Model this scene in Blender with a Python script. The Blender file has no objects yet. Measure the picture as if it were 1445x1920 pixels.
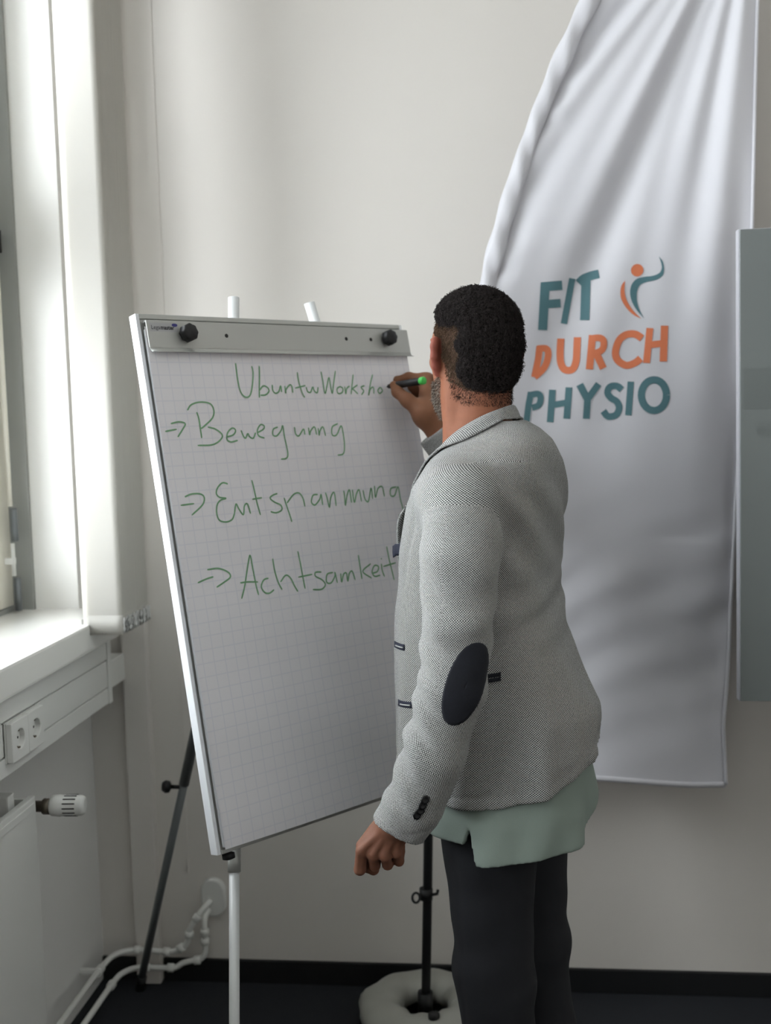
import bpy, bmesh, math, random
import numpy as np
from mathutils import Vector, Matrix

random.seed(7)
RNG = np.random.default_rng(11)
scene = bpy.context.scene
C = scene.collection

# ---------------------------------------------------------------- camera
cam_data = bpy.data.cameras.new('camera')
cam_data.sensor_fit = 'HORIZONTAL'
cam_data.sensor_width = 36.0
cam_data.lens = 54.06
cam_data.clip_start = 0.05
cam_data.dof.use_dof = True
cam_data.dof.focus_distance = 2.02
cam_data.dof.aperture_fstop = 4.5
cam = bpy.data.objects.new('camera', cam_data)
C.objects.link(cam)
YAW, PITCH, ROLL = .1145, .0855, -.028
_f = Vector((-math.sin(YAW)*math.cos(PITCH), math.cos(YAW)*math.cos(PITCH), -math.sin(PITCH)))
_r = Vector((math.cos(YAW), math.sin(YAW), 0)); _u = _r.cross(_f)
_R = _r*math.cos(ROLL) + _u*math.sin(ROLL); _U = -_r*math.sin(ROLL) + _u*math.cos(ROLL)
cam.matrix_world = Matrix(((_R.x, _U.x, -_f.x, 0), (_R.y, _U.y, -_f.y, 0), (_R.z, _U.z, -_f.z, 1.52), (0, 0, 0, 1)))
scene.camera = cam

# ---------------------------------------------------------------- world: overcast daylight
world = bpy.data.worlds.new('daylight'); scene.world = world
world.use_nodes = True
_bg = world.node_tree.nodes['Background']
_bg.inputs[0].default_value = (0.95, 0.97, 1.03, 1); _bg.inputs[1].default_value = 12.4
WINDOWS = [(1.65, 2.72), (-0.05, 1.20), (-1.65, -0.40)]  # third window lies out of view, added for fill light from behind
WZ0, WZ1 = 1.06, 2.95
for y0, y1 in WINDOWS:
    ld = bpy.data.lights.new('window_portal', 'AREA'); ld.shape = 'RECTANGLE'
    ld.size = y1-y0; ld.size_y = WZ1-WZ0; ld.cycles.is_portal = True
    lo = bpy.data.objects.new('window_portal', ld); C.objects.link(lo)
    lo.location = (-1.33, (y0+y1)/2, (WZ0+WZ1)/2)
    lo.rotation_euler = (math.radians(90), 0, math.radians(-90))
scene.view_settings.view_transform = 'Standard'
scene.view_settings.look = 'None'
scene.view_settings.gamma = 1.0
scene.view_settings.use_curve_mapping = False
scene.view_settings.exposure = 0.0

# ---------------------------------------------------------------- materials
def lin(c):
    return tuple((x/255/12.92 if x/255 <= .04045 else ((x/255+.055)/1.055)**2.4) for x in c)
def mat(name, rgb, rough=.6, metal=0.0, noise=0.0, nscale=8.0, bump=0.0, bscale=200.0, spec=.5, sub=0.0, trans=0.0):
    m = bpy.data.materials.new(name); m.use_nodes = True
    nt = m.node_tree; b = nt.nodes['Principled BSDF']; c = lin(rgb)
    b.inputs['Base Color'].default_value = (*c, 1); b.inputs['Roughness'].default_value = rough
    b.inputs['Metallic'].default_value = metal; b.inputs['Specular IOR Level'].default_value = spec
    if sub: b.inputs['Subsurface Weight'].default_value = sub; b.inputs['Subsurface Radius'].default_value = (.01, .004, .002); b.inputs['Subsurface Scale'].default_value = .6
    if trans: b.inputs['Transmission Weight'].default_value = trans
    tc = nt.nodes.new('ShaderNodeTexCoord')
    if noise:
        n = nt.nodes.new('ShaderNodeTexNoise'); n.inputs['Scale'].default_value = nscale; n.inputs['Detail'].default_value = 5
        nt.links.new(tc.outputs['Object'], n.inputs['Vector'])
        r = nt.nodes.new('ShaderNodeMapRange'); r.inputs['To Min'].default_value = 1-noise; r.inputs['To Max'].default_value = 1+noise
        nt.links.new(n.outputs['Fac'], r.inputs['Value'])
        x = nt.nodes.new('ShaderNodeVectorMath'); x.operation = 'SCALE'; x.inputs[0].default_value = c
        nt.links.new(r.outputs['Result'], x.inputs['Scale']); nt.links.new(x.outputs['Vector'], b.inputs['Base Color'])
    if bump:
        n = nt.nodes.new('ShaderNodeTexNoise'); n.inputs['Scale'].default_value = bscale; n.inputs['Detail'].default_value = 3
        nt.links.new(tc.outputs['Object'], n.inputs['Vector'])
        bp = nt.nodes.new('ShaderNodeBump'); bp.inputs['Strength'].default_value = bump; bp.inputs['Distance'].default_value = .002
        nt.links.new(n.outputs['Fac'], bp.inputs['Height']); nt.links.new(bp.outputs['Normal'], b.inputs['Normal'])
    return m
M = {}
def slat_mat():
    m = mat('blind_fabric', (220, 218, 213), .8, noise=.02, nscale=30, bump=.1, bscale=700)
    nt = m.node_tree; b = nt.nodes['Principled BSDF']; out = nt.nodes['Material Output']
    t = nt.nodes.new('ShaderNodeBsdfTranslucent'); t.inputs[0].default_value = (*lin((236, 230, 218)), 1)
    mx = nt.nodes.new('ShaderNodeMixShader'); mx.inputs[0].default_value = .38
    nt.links.new(b.outputs[0], mx.inputs[1]); nt.links.new(t.outputs[0], mx.inputs[2]); nt.links.new(mx.outputs[0], out.inputs[0])
    return m
M['wall'] = mat('wall_paint', (225, 220, 214), .85, noise=.02, nscale=3, bump=.12, bscale=260)
M['wall_white'] = mat('white_paint', (240, 239, 236), .8, noise=.015, bump=.08, bscale=200)
M['cream'] = mat('cream_paint', (222, 214, 198), .75, noise=.02, nscale=4)
M['ceiling'] = mat('ceiling_paint', (240, 238, 232), .9, noise=.01)
M['floor'] = mat('dark_carpet', (27, 30, 36), .95, noise=.35, nscale=350, bump=.6, bscale=600)
M['baseboard'] = mat('black_vinyl', (18, 19, 22), .55, noise=.1)
M['plastic_white'] = mat('white_plastic', (228, 228, 224), .35, noise=.01)
M['lacquer'] = mat('white_lacquer', (236, 235, 230), .16, noise=.01)
M['sash'] = mat('window_paint', (226, 222, 210), .4, noise=.02)
M['seal_and_shade'] = mat('grey_seal_and_shade', (150, 152, 148), .6, noise=.05)
M['steel'] = mat('grey_steel', (120, 124, 128), .35, .7, noise=.05)
M['brass'] = mat('dull_brass', (120, 112, 100), .4, .6, noise=.2, nscale=60)
M['slat'] = slat_mat()
M['film'] = mat('clear_film', (232, 231, 228), .2, noise=.03, trans=.12)
M['socket_hole'] = mat('socket_recess', (196, 194, 188), .5, noise=.02)
M['dark'] = mat('gap_shade', (40, 38, 36), .7, noise=.2)  # dark colour stands in for shade in holes, slots and the sash gap
M['alu'] = mat('silver_paint', (186, 187, 183), .38, .25, noise=.03)
M['white_edge'] = mat('white_edging', (238, 240, 244), .3, noise=.01)
M['tube_white'] = mat('pale_tube', (212, 214, 214), .35, noise=.02)
M['tube_grey'] = mat('grey_tube', (112, 116, 118), .4, .3, noise=.04)
M['black'] = mat('black_plastic', (14, 14, 16), .55, noise=.15, nscale=40)
M['black_metal'] = mat('black_powder_coat', (15, 15, 17), .45, .2, noise=.1)
M['ink'] = mat('green_ink', (124, 170, 130), .6, noise=.12, nscale=60)
M['label'] = mat('label_foil', (178, 178, 180), .4, noise=.02)
M['label_text'] = mat('label_print', (38, 38, 46), .5, noise=.05)
M['label_blue'] = mat('label_blue', (60, 58, 130), .5, noise=.05)
M['teal'] = mat('teal_print', (84, 122, 130), .7, noise=.05)
M['orange'] = mat('orange_print', (226, 128, 88), .7, noise=.05)
M['glass_green'] = mat('grey_green_front', (120, 125, 124), .25, noise=.02)
M['glass_reflection'] = mat('faint_reflection', (111, 116, 115), .3, noise=.02)
M['panel_edge'] = mat('panel_edge', (190, 190, 196), .4, noise=.02)
M['panel_back'] = mat('panel_shell', (158, 158, 166), .5, noise=.02)
M['bag'] = mat('water_bag', (176, 176, 168), .3, noise=.06, nscale=20, trans=.15)
M['shirt'] = mat('sage_pique', (132, 144, 136), .85, noise=.06, nscale=25, bump=.25, bscale=900)
M['trouser'] = mat('navy_twill', (22, 23, 28), .9, noise=.2, nscale=30, bump=.2, bscale=900)
M['shoe'] = mat('black_leather', (20, 19, 19), .35, noise=.1)
M['suede'] = mat('navy_suede', (22, 24, 32), .95, noise=.25, nscale=120, bump=.3, bscale=700)
M['navy'] = mat('navy_cloth', (28, 32, 50), .8, noise=.15, nscale=80)
M['button'] = mat('black_button', (14, 14, 15), .3, noise=.1)
M['marker_green'] = mat('marker_green', (74, 196, 84), .4, noise=.03)
M['nail'] = mat('finger_nail', (196, 160, 140), .35, noise=.03)
M['eye'] = mat('eye_white', (225, 220, 212), .2, noise=.01)

def attr_mat(name, attr, rough=.6, sub=0.0, bump=0.0, bscale=300, spec=.4):
    m = bpy.data.materials.new(name); m.use_nodes = True; nt = m.node_tree; b = nt.nodes['Principled BSDF']
    a = nt.nodes.new('ShaderNodeAttribute'); a.attribute_name = attr
    tc = nt.nodes.new('ShaderNodeTexCoord')
    n = nt.nodes.new('ShaderNodeTexNoise'); n.inputs['Scale'].default_value = 60; n.inputs['Detail'].default_value = 5
    nt.links.new(tc.outputs['Object'], n.inputs['Vector'])
    r = nt.nodes.new('ShaderNodeMapRange'); r.inputs['To Min'].default_value = .86; r.inputs['To Max'].default_value = 1.14
    nt.links.new(n.outputs['Fac'], r.inputs['Value'])
    x = nt.nodes.new('ShaderNodeVectorMath'); x.operation = 'SCALE'
    nt.links.new(a.outputs['Color'], x.inputs[0]); nt.links.new(r.outputs['Result'], x.inputs['Scale'])
    nt.links.new(x.outputs['Vector'], b.inputs['Base Color'])
    b.inputs['Roughness'].default_value = rough; b.inputs['Specular IOR Level'].default_value = spec
    if sub: b.inputs['Subsurface Weight'].default_value = sub; b.inputs['Subsurface Radius'].default_value = (.01, .004, .002); b.inputs['Subsurface Scale'].default_value = .5
    if bump:
        n2 = nt.nodes.new('ShaderNodeTexNoise'); n2.inputs['Scale'].default_value = bscale
        nt.links.new(tc.outputs['Object'], n2.inputs['Vector'])
        bp = nt.nodes.new('ShaderNodeBump'); bp.inputs['Strength'].default_value = bump; bp.inputs['Distance'].default_value = .001
        nt.links.new(n2.outputs['Fac'], bp.inputs['Height']); nt.links.new(bp.outputs['Normal'], b.inputs['Normal'])
    return m
M['skin'] = attr_mat('brown_skin', 'tint', .6, .12, .25, 420, spec=.28)
M['hair'] = attr_mat('curly_hair', 'tint', .85, 0, 0, spec=.15)

def weave_mat():
    m = bpy.data.materials.new('grey_birdseye_weave'); m.use_nodes = True; nt = m.node_tree; b = nt.nodes['Principled BSDF']
    a = nt.nodes.new('ShaderNodeAttribute'); a.attribute_name = 'weave'
    tc = nt.nodes.new('ShaderNodeTexCoord')
    nz = nt.nodes.new('ShaderNodeTexNoise'); nz.inputs['Scale'].default_value = 500
    nt.links.new(tc.outputs['Object'], nz.inputs['Vector'])
    sp = nt.nodes.new('ShaderNodeSeparateXYZ'); nt.links.new(a.outputs['Vector'], sp.inputs[0])
    def mth(op, p, q=None):
        n = nt.nodes.new('ShaderNodeMath'); n.operation = op
        for i, v in enumerate((p, q)):
            if v is None: continue
            if isinstance(v, (int, float)): n.inputs[i].default_value = v
            else: nt.links.new(v, n.inputs[i])
        return n.outputs[0]
    k = 2*math.pi/.0040
    s = mth('MULTIPLY', mth('SINE', mth('MULTIPLY', sp.outputs[0], k)), mth('SINE', mth('MULTIPLY', sp.outputs[1], k)))
    s = mth('ADD', s, mth('MULTIPLY', mth('SUBTRACT', nz.outputs['Fac'], .5), .8))
    r = nt.nodes.new('ShaderNodeMapRange'); r.interpolation_type = 'SMOOTHSTEP'
    r.inputs['From Min'].default_value = -.35; r.inputs['From Max'].default_value = .35
    nt.links.new(s, r.inputs['Value'])
    mx = nt.nodes.new('ShaderNodeMix'); mx.data_type = 'RGBA'
    mx.inputs[6].default_value = (*lin((34, 33, 33)), 1); mx.inputs[7].default_value = (*lin((199, 199, 197)), 1)
    nt.links.new(r.outputs['Result'], mx.inputs[0]); nt.links.new(mx.outputs[2], b.inputs['Base Color'])
    bp = nt.nodes.new('ShaderNodeBump'); bp.inputs['Strength'].default_value = .35; bp.inputs['Distance'].default_value = .0012
    nt.links.new(r.outputs['Result'], bp.inputs['Height']); nt.links.new(bp.outputs['Normal'], b.inputs['Normal'])
    b.inputs['Roughness'].default_value = .95; b.inputs['Specular IOR Level'].default_value = .15
    return m
M['weave'] = weave_mat()

def paper_mat():
    m = bpy.data.materials.new('squared_paper'); m.use_nodes = True; nt = m.node_tree; b = nt.nodes['Principled BSDF']
    tc = nt.nodes.new('ShaderNodeTexCoord'); sp = nt.nodes.new('ShaderNodeSeparateXYZ'); nt.links.new(tc.outputs['Object'], sp.inputs[0])
    def line(o):
        d = nt.nodes.new('ShaderNodeMath'); d.operation = 'PINGPONG'; d.inputs[1].default_value = .0125; nt.links.new(o, d.inputs[0])
        r = nt.nodes.new('ShaderNodeMapRange'); r.inputs['From Min'].default_value = .0006; r.inputs['From Max'].default_value = .0014
        r.inputs['To Min'].default_value = 1; r.inputs['To Max'].default_value = 0; nt.links.new(d.outputs[0], r.inputs['Value']); return r.outputs['Result']
    mx = nt.nodes.new('ShaderNodeMath'); mx.operation = 'MAXIMUM'
    nt.links.new(line(sp.outputs[0]), mx.inputs[0]); nt.links.new(line(sp.outputs[1]), mx.inputs[1])
    fac = nt.nodes.new('ShaderNodeMath'); fac.operation = 'MULTIPLY'; fac.inputs[1].default_value = .14; nt.links.new(mx.outputs[0], fac.inputs[0])
    mix = nt.nodes.new('ShaderNodeMix'); mix.data_type = 'RGBA'
    mix.inputs[6].default_value = (*lin((239, 237, 241)), 1); mix.inputs[7].default_value = (*lin((150, 166, 200)), 1)
    nt.links.new(fac.outputs[0], mix.inputs[0]); nt.links.new(mix.outputs[2], b.inputs['Base Color'])
    b.inputs['Roughness'].default_value = .7
    return m
M['paper'] = paper_mat()

def flag_mat():
    m = bpy.data.materials.new('white_polyester'); m.use_nodes = True; nt = m.node_tree; b = nt.nodes['Principled BSDF']
    out = nt.nodes['Material Output']
    tc = nt.nodes.new('ShaderNodeTexCoord'); n = nt.nodes.new('ShaderNodeTexNoise'); n.inputs['Scale'].default_value = 3
    nt.links.new(tc.outputs['Object'], n.inputs['Vector'])
    cr = nt.nodes.new('ShaderNodeValToRGB'); cr.color_ramp.elements[0].color = (*lin((224, 223, 229)), 1); cr.color_ramp.elements[1].color = (*lin((232, 231, 236)), 1)
    nt.links.new(n.outputs['Fac'], cr.inputs[0]); nt.links.new(cr.outputs[0], b.inputs['Base Color'])
    b.inputs['Roughness'].default_value = .42; b.inputs['Specular IOR Level'].default_value = .35; b.inputs['Sheen Weight'].default_value = .2
    t = nt.nodes.new('ShaderNodeBsdfTranslucent'); t.inputs[0].default_value = (*lin((220, 220, 226)), 1)
    mx = nt.nodes.new('ShaderNodeMixShader'); mx.inputs[0].default_value = .12
    nt.links.new(b.outputs[0], mx.inputs[1]); nt.links.new(t.outputs[0], mx.inputs[2]); nt.links.new(mx.outputs[0], out.inputs[0])
    return m
M['flag'] = flag_mat()

def pane_mat():
    m = bpy.data.materials.new('window_glass'); m.use_nodes = True; nt = m.node_tree
    out = nt.nodes['Material Output']; g = nt.nodes.new('ShaderNodeBsdfGlossy'); g.inputs['Roughness'].default_value = .02
    t = nt.nodes.new('ShaderNodeBsdfTransparent'); t.inputs[0].default_value = (.95, .97, .96, 1)
    fr = nt.nodes.new('ShaderNodeFresnel'); fr.inputs[0].default_value = 1.18
    mx = nt.nodes.new('ShaderNodeMixShader'); nt.links.new(fr.outputs[0], mx.inputs[0])
    nt.links.new(t.outputs[0], mx.inputs[1]); nt.links.new(g.outputs[0], mx.inputs[2]); nt.links.new(mx.outputs[0], out.inputs[0])
    return m
M['pane'] = pane_mat()

# ---------------------------------------------------------------- helpers
def link(o, parent=None):
    C.objects.link(o)
    if parent is not None: o.parent = parent
    return o
def tag(o, label=None, cat=None, group=None, kind=None):
    if label: o['label'] = label
    if cat: o['category'] = cat
    if group: o['group'] = group
    if kind: o['kind'] = kind
    return o
def thing(name, label, cat, loc=(0, 0, 0), kind=None):
    o = bpy.data.objects.new(name, None); C.objects.link(o); o.location = loc; o.empty_display_size = .1
    return tag(o, label, cat, kind=kind)
class MB:
    """collects simple shapes in one bmesh; coordinates are world, build() shifts them to the parent"""
    def __init__(s): s.bm = bmesh.new()
    def box(s, x0, x1, y0, y1, z0, z1, bev=0.0):
        r = bmesh.ops.create_cube(s.bm, size=1)
        for v in r['verts']: v.co = Vector((x0+(v.co.x+.5)*(x1-x0), y0+(v.co.y+.5)*(y1-y0), z0+(v.co.z+.5)*(z1-z0)))
        if bev:
            es = list({e for v in r['verts'] for e in v.link_edges})
            bmesh.ops.bevel(s.bm, geom=es, offset=bev, segments=2, profile=.7, affect='EDGES')
        return s
    def fbox(s, o, ax, ay, az, x0, x1, y0, y1, z0, z1, bev=0.0):
        o, ax, ay, az = Vector(o), Vector(ax), Vector(ay), Vector(az)
        r = bmesh.ops.create_cube(s.bm, size=1)
        for v in r['verts']: v.co = o + ax*(x0+(v.co.x+.5)*(x1-x0)) + ay*(y0+(v.co.y+.5)*(y1-y0)) + az*(z0+(v.co.z+.5)*(z1-z0))
        if bev:
            es = list({e for v in r['verts'] for e in v.link_edges})
            bmesh.ops.bevel(s.bm, geom=es, offset=bev, segments=2, profile=.7, affect='EDGES')
        return s
    def tube(s, pts, r, n=14, caps=True, smooth=False):
        pts = [Vector(p) for p in pts]
        rs = r if isinstance(r, (list, tuple)) else [r]*len(pts)
        rings = []; prev = None
        for i, p in enumerate(pts):
            d = (pts[min(i+1, len(pts)-1)] - pts[max(i-1, 0)]).normalized()
            if prev is None:
                a = d.cross(Vector((0, 0, 1)))
                if a.length < .05: a = d.cross(Vector((1, 0, 0)))
                a.normalize()
            else: a = (prev - d*prev.dot(d)).normalized()
            prev = a; b = d.cross(a)
            rings.append([s.bm.verts.new(p + (a*math.cos(2*math.pi*k/n) + b*math.sin(2*math.pi*k/n))*rs[i]) for k in range(n)])
        for q, w in zip(rings, rings[1:]):
            for k in range(n):
                f = s.bm.faces.new((q[k], q[(k+1) % n], w[(k+1) % n], w[k])); f.smooth = True
        if caps: s.bm.faces.new(rings[0][::-1]); s.bm.faces.new(rings[-1])
        return s
    def lathe(s, o, axis, prof, n=28):
        o, d = Vector(o), Vector(axis).normalized()
        a = d.cross(Vector((0, 0, 1)))
        if a.length < .05: a = d.cross(Vector((1, 0, 0)))
        a.normalize(); b = d.cross(a); rings = []
        for (h, r) in prof:
            rings.append([s.bm.verts.new(o + d*h + (a*math.cos(2*math.pi*k/n) + b*math.sin(2*math.pi*k/n))*max(r, 1e-5)) for k in range(n)])
        for q, w in zip(rings, rings[1:]):
            for k in range(n):
                f = s.bm.faces.new((q[k], q[(k+1) % n], w[(k+1) % n], w[k])); f.smooth = True
        s.bm.faces.new(rings[0][::-1]); s.bm.faces.new(rings[-1])
        return s
    def grid(s, P, smooth=True, close_u=False):
        V = [[s.bm.verts.new(Vector(p)) for p in row] for row in P]
        for q, w in zip(V, V[1:]):
            m = len(q) if close_u else len(q)-1
            for k in range(m):
                f = s.bm.faces.new((q[k], q[(k+1) % len(q)], w[(k+1) % len(q)], w[k])); f.smooth = smooth
        return s
    def build(s, name, m, parent=None, kind=None, recalc=True, solid=0.0):
        if recalc: bmesh.ops.recalc_face_normals(s.bm, faces=s.bm.faces)
        me = bpy.data.meshes.new(name)
        if parent is not None:
            off = Vector(parent.location)
            g = parent
            while g.parent is not None: g = g.parent; off += Vector(g.location)
            bmesh.ops.translate(s.bm, verts=s.bm.verts, vec=-off)
        s.bm.to_mesh(me); s.bm.free(); me.materials.append(M[m] if isinstance(m, str) else m)
        o = bpy.data.objects.new(name, me); link(o, parent)
        if solid:
            md = o.modifiers.new('thickness', 'SOLIDIFY'); md.thickness = solid; md.offset = 0
        if kind: o['kind'] = kind
        return o
def smooth_path(pts, n=6):
    P = [np.array(p, float) for p in pts]
    if len(P) < 3: 
        return [tuple(P[0]+(P[-1]-P[0])*i/n) for i in range(n+1)]
    Q = [2*P[0]-P[1]] + P + [2*P[-1]-P[-2]]; out = []
    for i in range(1, len(Q)-2):
        for j in range(n):
            t = j/n; a, b, c, d = Q[i-1], Q[i], Q[i+1], Q[i+2]
            out.append(tuple(.5*((2*b)+(c-a)*t+(2*a-5*b+4*c-d)*t*t+(3*b-a-3*c+d)*t**3)))
    out.append(tuple(P[-1])); return out

# ================================================================ THE ROOM
BW = 2.946            # back wall plane
XP = -1.15            # wall below the sill
ROOM_X1, ROOM_Y0, H = 2.7, -4.2, 3.15
MB().box(-1.6, ROOM_X1+.2, ROOM_Y0-.2, BW+.2, -.12, 0).build('floor', 'floor', kind='structure')
MB().box(-1.6, ROOM_X1+.2, ROOM_Y0-.2, BW+.2, H, H+.12).build('ceiling', 'ceiling', kind='structure')
MB().box(-1.35, ROOM_X1, BW, BW+.2, 0, H).build('wall_back', 'wall', kind='structure')
MB().box(ROOM_X1, ROOM_X1+.15, ROOM_Y0, BW, 0, H).build('wall_right', 'wall', kind='structure')
MB().box(-1.35, ROOM_X1, ROOM_Y0-.15, ROOM_Y0, 0, H).build('wall_rear', 'wall', kind='structure')
wl = MB()
MB().box(-1.35, XP, ROOM_Y0, BW, 0, .997).build('wall_left', 'wall_white', kind='structure')     # parapet below the windows
edges = [ROOM_Y0] + [e for w in sorted(WINDOWS) for e in w] + [BW]
for i in range(0, len(edges), 2):
    wl.box(-1.35, -1.08, edges[i], edges[i+1], .997, H)    # piers between the windows
wl.box(-1.35, -1.08, ROOM_Y0, BW, WZ1, H)                  # lintel
wl.build('wall_window', 'wall_white', kind='structure')
MB().box(-.978, ROOM_X1, BW-.012, BW, 0, .062, .003).build('baseboard_back', 'baseboard', kind='structure')
MB().box(-1.15, -1.049, BW-.012, BW, 0, .062, .003).build('baseboard_left', 'baseboard', kind='structure')

# flat duct on the back wall in the corner, and the faint cover strip of a cable chase
t1 = thing('trim_1', 'narrow pale duct running down the wall corner to the floor', None, (-1.013, 2.93, 0), 'structure')
MB().box(-1.047, -.981, 2.914, BW, .0, H, .004).build('duct_cover', 'wall', t1)
MB().box(-.905, -.899, BW-.0025, BW, .30, 2.9, .001).build('trim_2', 'wall', kind='structure')

# vertical blind, gathered at the end of the window
vb = thing('vertical_blind', 'white vertical blind gathered into a thick stack beside the window', 'blind', (-.937, 2.59, 1.037))
MB().box(-.965, -.915, .9, 2.72, 2.935, 2.975, .003).build('head_rail', 'plastic_white', vb)
for k in range(4): MB().box(-1.081, -.965, 1.0+k*.53, 1.03+k*.53, 2.945, 2.965).build('rail_bracket', 'plastic_white', vb)
rb_ = random.Random(4)
for k in range(26):
    y = 2.503 + k*.0070; dx = rb_.uniform(-.0016, .0016); dz = rb_.uniform(-.002, .002); P = []
    for zz in (1.037+dz, 1.080+dz, 1.6, 2.2, 2.935):
        P.append([(-.984+dx+.093*i/6, y-.0007*math.sin(math.pi*i/6)+.0008*math.sin(zz*3+k), zz) for i in range(7)])
    sl_ = MB().grid(P).build('slat', 'slat', vb, solid=.0009)
    hm = MB().grid([[(-.9835+dx+.092*i/6, y-.0007*math.sin(math.pi*i/6)-.0014, zz) for i in range(7)] for zz in (1.0372+dz, 1.082+dz)]).build('slat_hem', 'slat', sl_, solid=.0008)
    a = rb_.uniform(-.25, .25); b = rb_.uniform(.002, .006)
    w_ = MB()
    for x0, sg in ((-.8905+dx, 1), (-.9845+dx, -1)):
        w_.grid([[(x0+sg*(b*u+.001*math.sin(9*u+k)), y+.0026*math.sin(u*5+k+zz*90), 1.040+.034*zz+.006*a*u+rb_.uniform(-.002, .002)) for u in (0, .35, .7, 1)] for zz in (0, .25, .5, .75, 1)])
    w_.build('bottom_weight', 'film', sl_, solid=.0008, kind='stuff')

# windows
def window(i, y0, y1):
    w = thing('window_%d' % i, 'white framed window with a deep sill beside the flip chart' if i == 1 else 'unseen white framed window further along the window wall', None, (-1.24, (y0+y1)/2, WZ0), 'structure')
    f = MB()
    f.box(-1.33, -1.19, y1-.012, y1, WZ0, WZ1).box(-1.33, -1.19, y0, y0+.012, WZ0, WZ1)
    f.box(-1.33, -1.19, y0+.012, y1-.012, WZ1-.03, WZ1).box(-1.33, -1.235, y0+.012, y1-.012, WZ0, WZ0+.012)
    f.box(-1.33, -1.24, y0+.012, y1-.012, 1.93, 1.975)
    f.build('window_frame', 'seal_and_shade', w)  # grey colour puts the shade on the white frame
    for z0, z1 in ((WZ0+.014, 1.925), (1.98, WZ1-.034)):
        a, b = y0+.03, y1-.022
        s = MB()
        s.box(-1.30, -1.236, a, a+.075, z0, z1, .004).box(-1.30, -1.236, b-.075, b, z0, z1, .004)
        s.box(-1.30, -1.236, a+.075, b-.075, z0, z0+.075, .004).box(-1.30, -1.236, a+.075, b-.075, z1-.075, z1, .004)
        so = s.build('sash', 'sash', w)
        MB().box(-1.272, -1.266, a+.07, b-.07, z0+.07, z1-.07).build('pane', 'pane', so)
        q = MB()
        for u0, u1, v0, v1 in ((a+.075, a+.081, z0+.075, z1-.075), (b-.081, b-.075, z0+.075, z1-.075), (a+.081, b-.081, z0+.075, z0+.081), (a+.081, b-.081, z1-.081, z1-.075)):
            q.box(-1.262, -1.2365, u0, u1, v0, v1)
        q.build('glazing_bead', 'seal_and_shade', so)
    MB().box(-1.335, -.97, y0-.02, y1+.02, .997, 1.06, .006).build('window_sill', 'lacquer', w) if i != 1 else MB().box(-1.335, -.97, y0-.02, 2.752, .997, 1.06, .006).build('window_sill', 'lacquer', w)
    if i == 1:
        for z0, z1 in ((1.235, 1.315), (1.065, 1.145)):
            MB().tube([(-1.213, 2.672, z0), (-1.213, 2.672, z1)], .0085).build('hinge', 'steel', w)
        MB().tube([(-1.218, 2.668, 1.15), (-1.218, 2.668, 1.23)], .005).box(-1.235, -1.212, 2.655, 2.67, 1.18, 1.195).build('hinge_pin', 'plastic_white', w)
        MB().tube([(-1.217, 2.664, 1.32), (-1.217, 2.664, 1.92)], .006).build('seal_strip', 'sash', w)
        MB().box(-1.236, -1.214, 2.62, 2.69, 1.926, 1.979).build('sash_gap_shade', 'dark', w)  # dark block stands in for the shade between the sashes
for i, (y0, y1) in enumerate(WINDOWS): window(i+1, y0, y1)

# cable trunking under the sill
ct = thing('cable_trunking', 'long white cable duct mounted below the window sill', 'cable duct', (-1.07, 2.0, .836))
MB().box(-1.15, -1.001, -3.9, 2.682, .836, .987, .003).build('duct_body', 'plastic_white', ct)
MB().box(-1.001, -.996, -3.9, 2.252-.16, .877, .941, .0015).build('duct_cover', 'plastic_white', ct)
MB().box(-1.001, -.996, 2.249, 2.664, .877, .941, .0015).build('duct_cover', 'plastic_white', ct)
MB().box(-1.001, -.995, -3.9, 2.664, .945, .985, .0015).build('duct_rail', 'plastic_white', ct)
MB().box(-1.001, -.995, -3.9, 2.664, .837, .873, .0015).build('duct_rail', 'plastic_white', ct)
MB().box(-1.15, -.993, 2.667, 2.69, .834, .989, .003).build('end_cap', 'plastic_white', ct)
MB().box(-1.10, -1.04, 2.69, 2.914, .838, .908, .003).build('duct_link', 'plastic_white', ct)
# double socket
ds = thing('double_socket', 'white double wall socket set in the cable duct', 'socket', (-.99, 2.17, .90))
sb = MB().box(-.9955, -.991, 2.094, 2.247, .862, .942, .001).build('socket_plate', 'plastic_white', ds)
for yc in (2.1325, 2.2085):
    R = []
    for xx, kind in ((-.9905, 'q'), (-.980, 'q'), (-.979, 'i'), (-.979, .0210), (-.9805, .0200), (-.9895, .0192), (-.9895, .0004)):
        row = []
        for k in range(48):
            a = 2*math.pi*k/48; c, s_ = math.cos(a), math.sin(a)
            if isinstance(kind, str):
                m = max(abs(c)/.0378, abs(s_)/.0395)*(1.0 if kind == 'q' else 1.03)
                row.append((xx, yc+c/m, .902+s_/m))
            else: row.append((xx, yc+c*kind, .902+s_*kind))
        R.append(row)
    si = MB().grid(R, smooth=False, close_u=True).build('socket_insert', 'plastic_white', ds)
    for dz in (-.0095, .0095): MB().lathe((-.9896, yc+dz, .902), (1, 0, 0), [(0, .0027), (.0005, .0027)], 10).build('pin_hole', 'dark', si)
    for zz in (.8835, .9175): MB().box(-.9895, -.9815, yc-.003, yc+.003, zz, zz+.003).build('earth_clip', 'brass', si)

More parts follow.
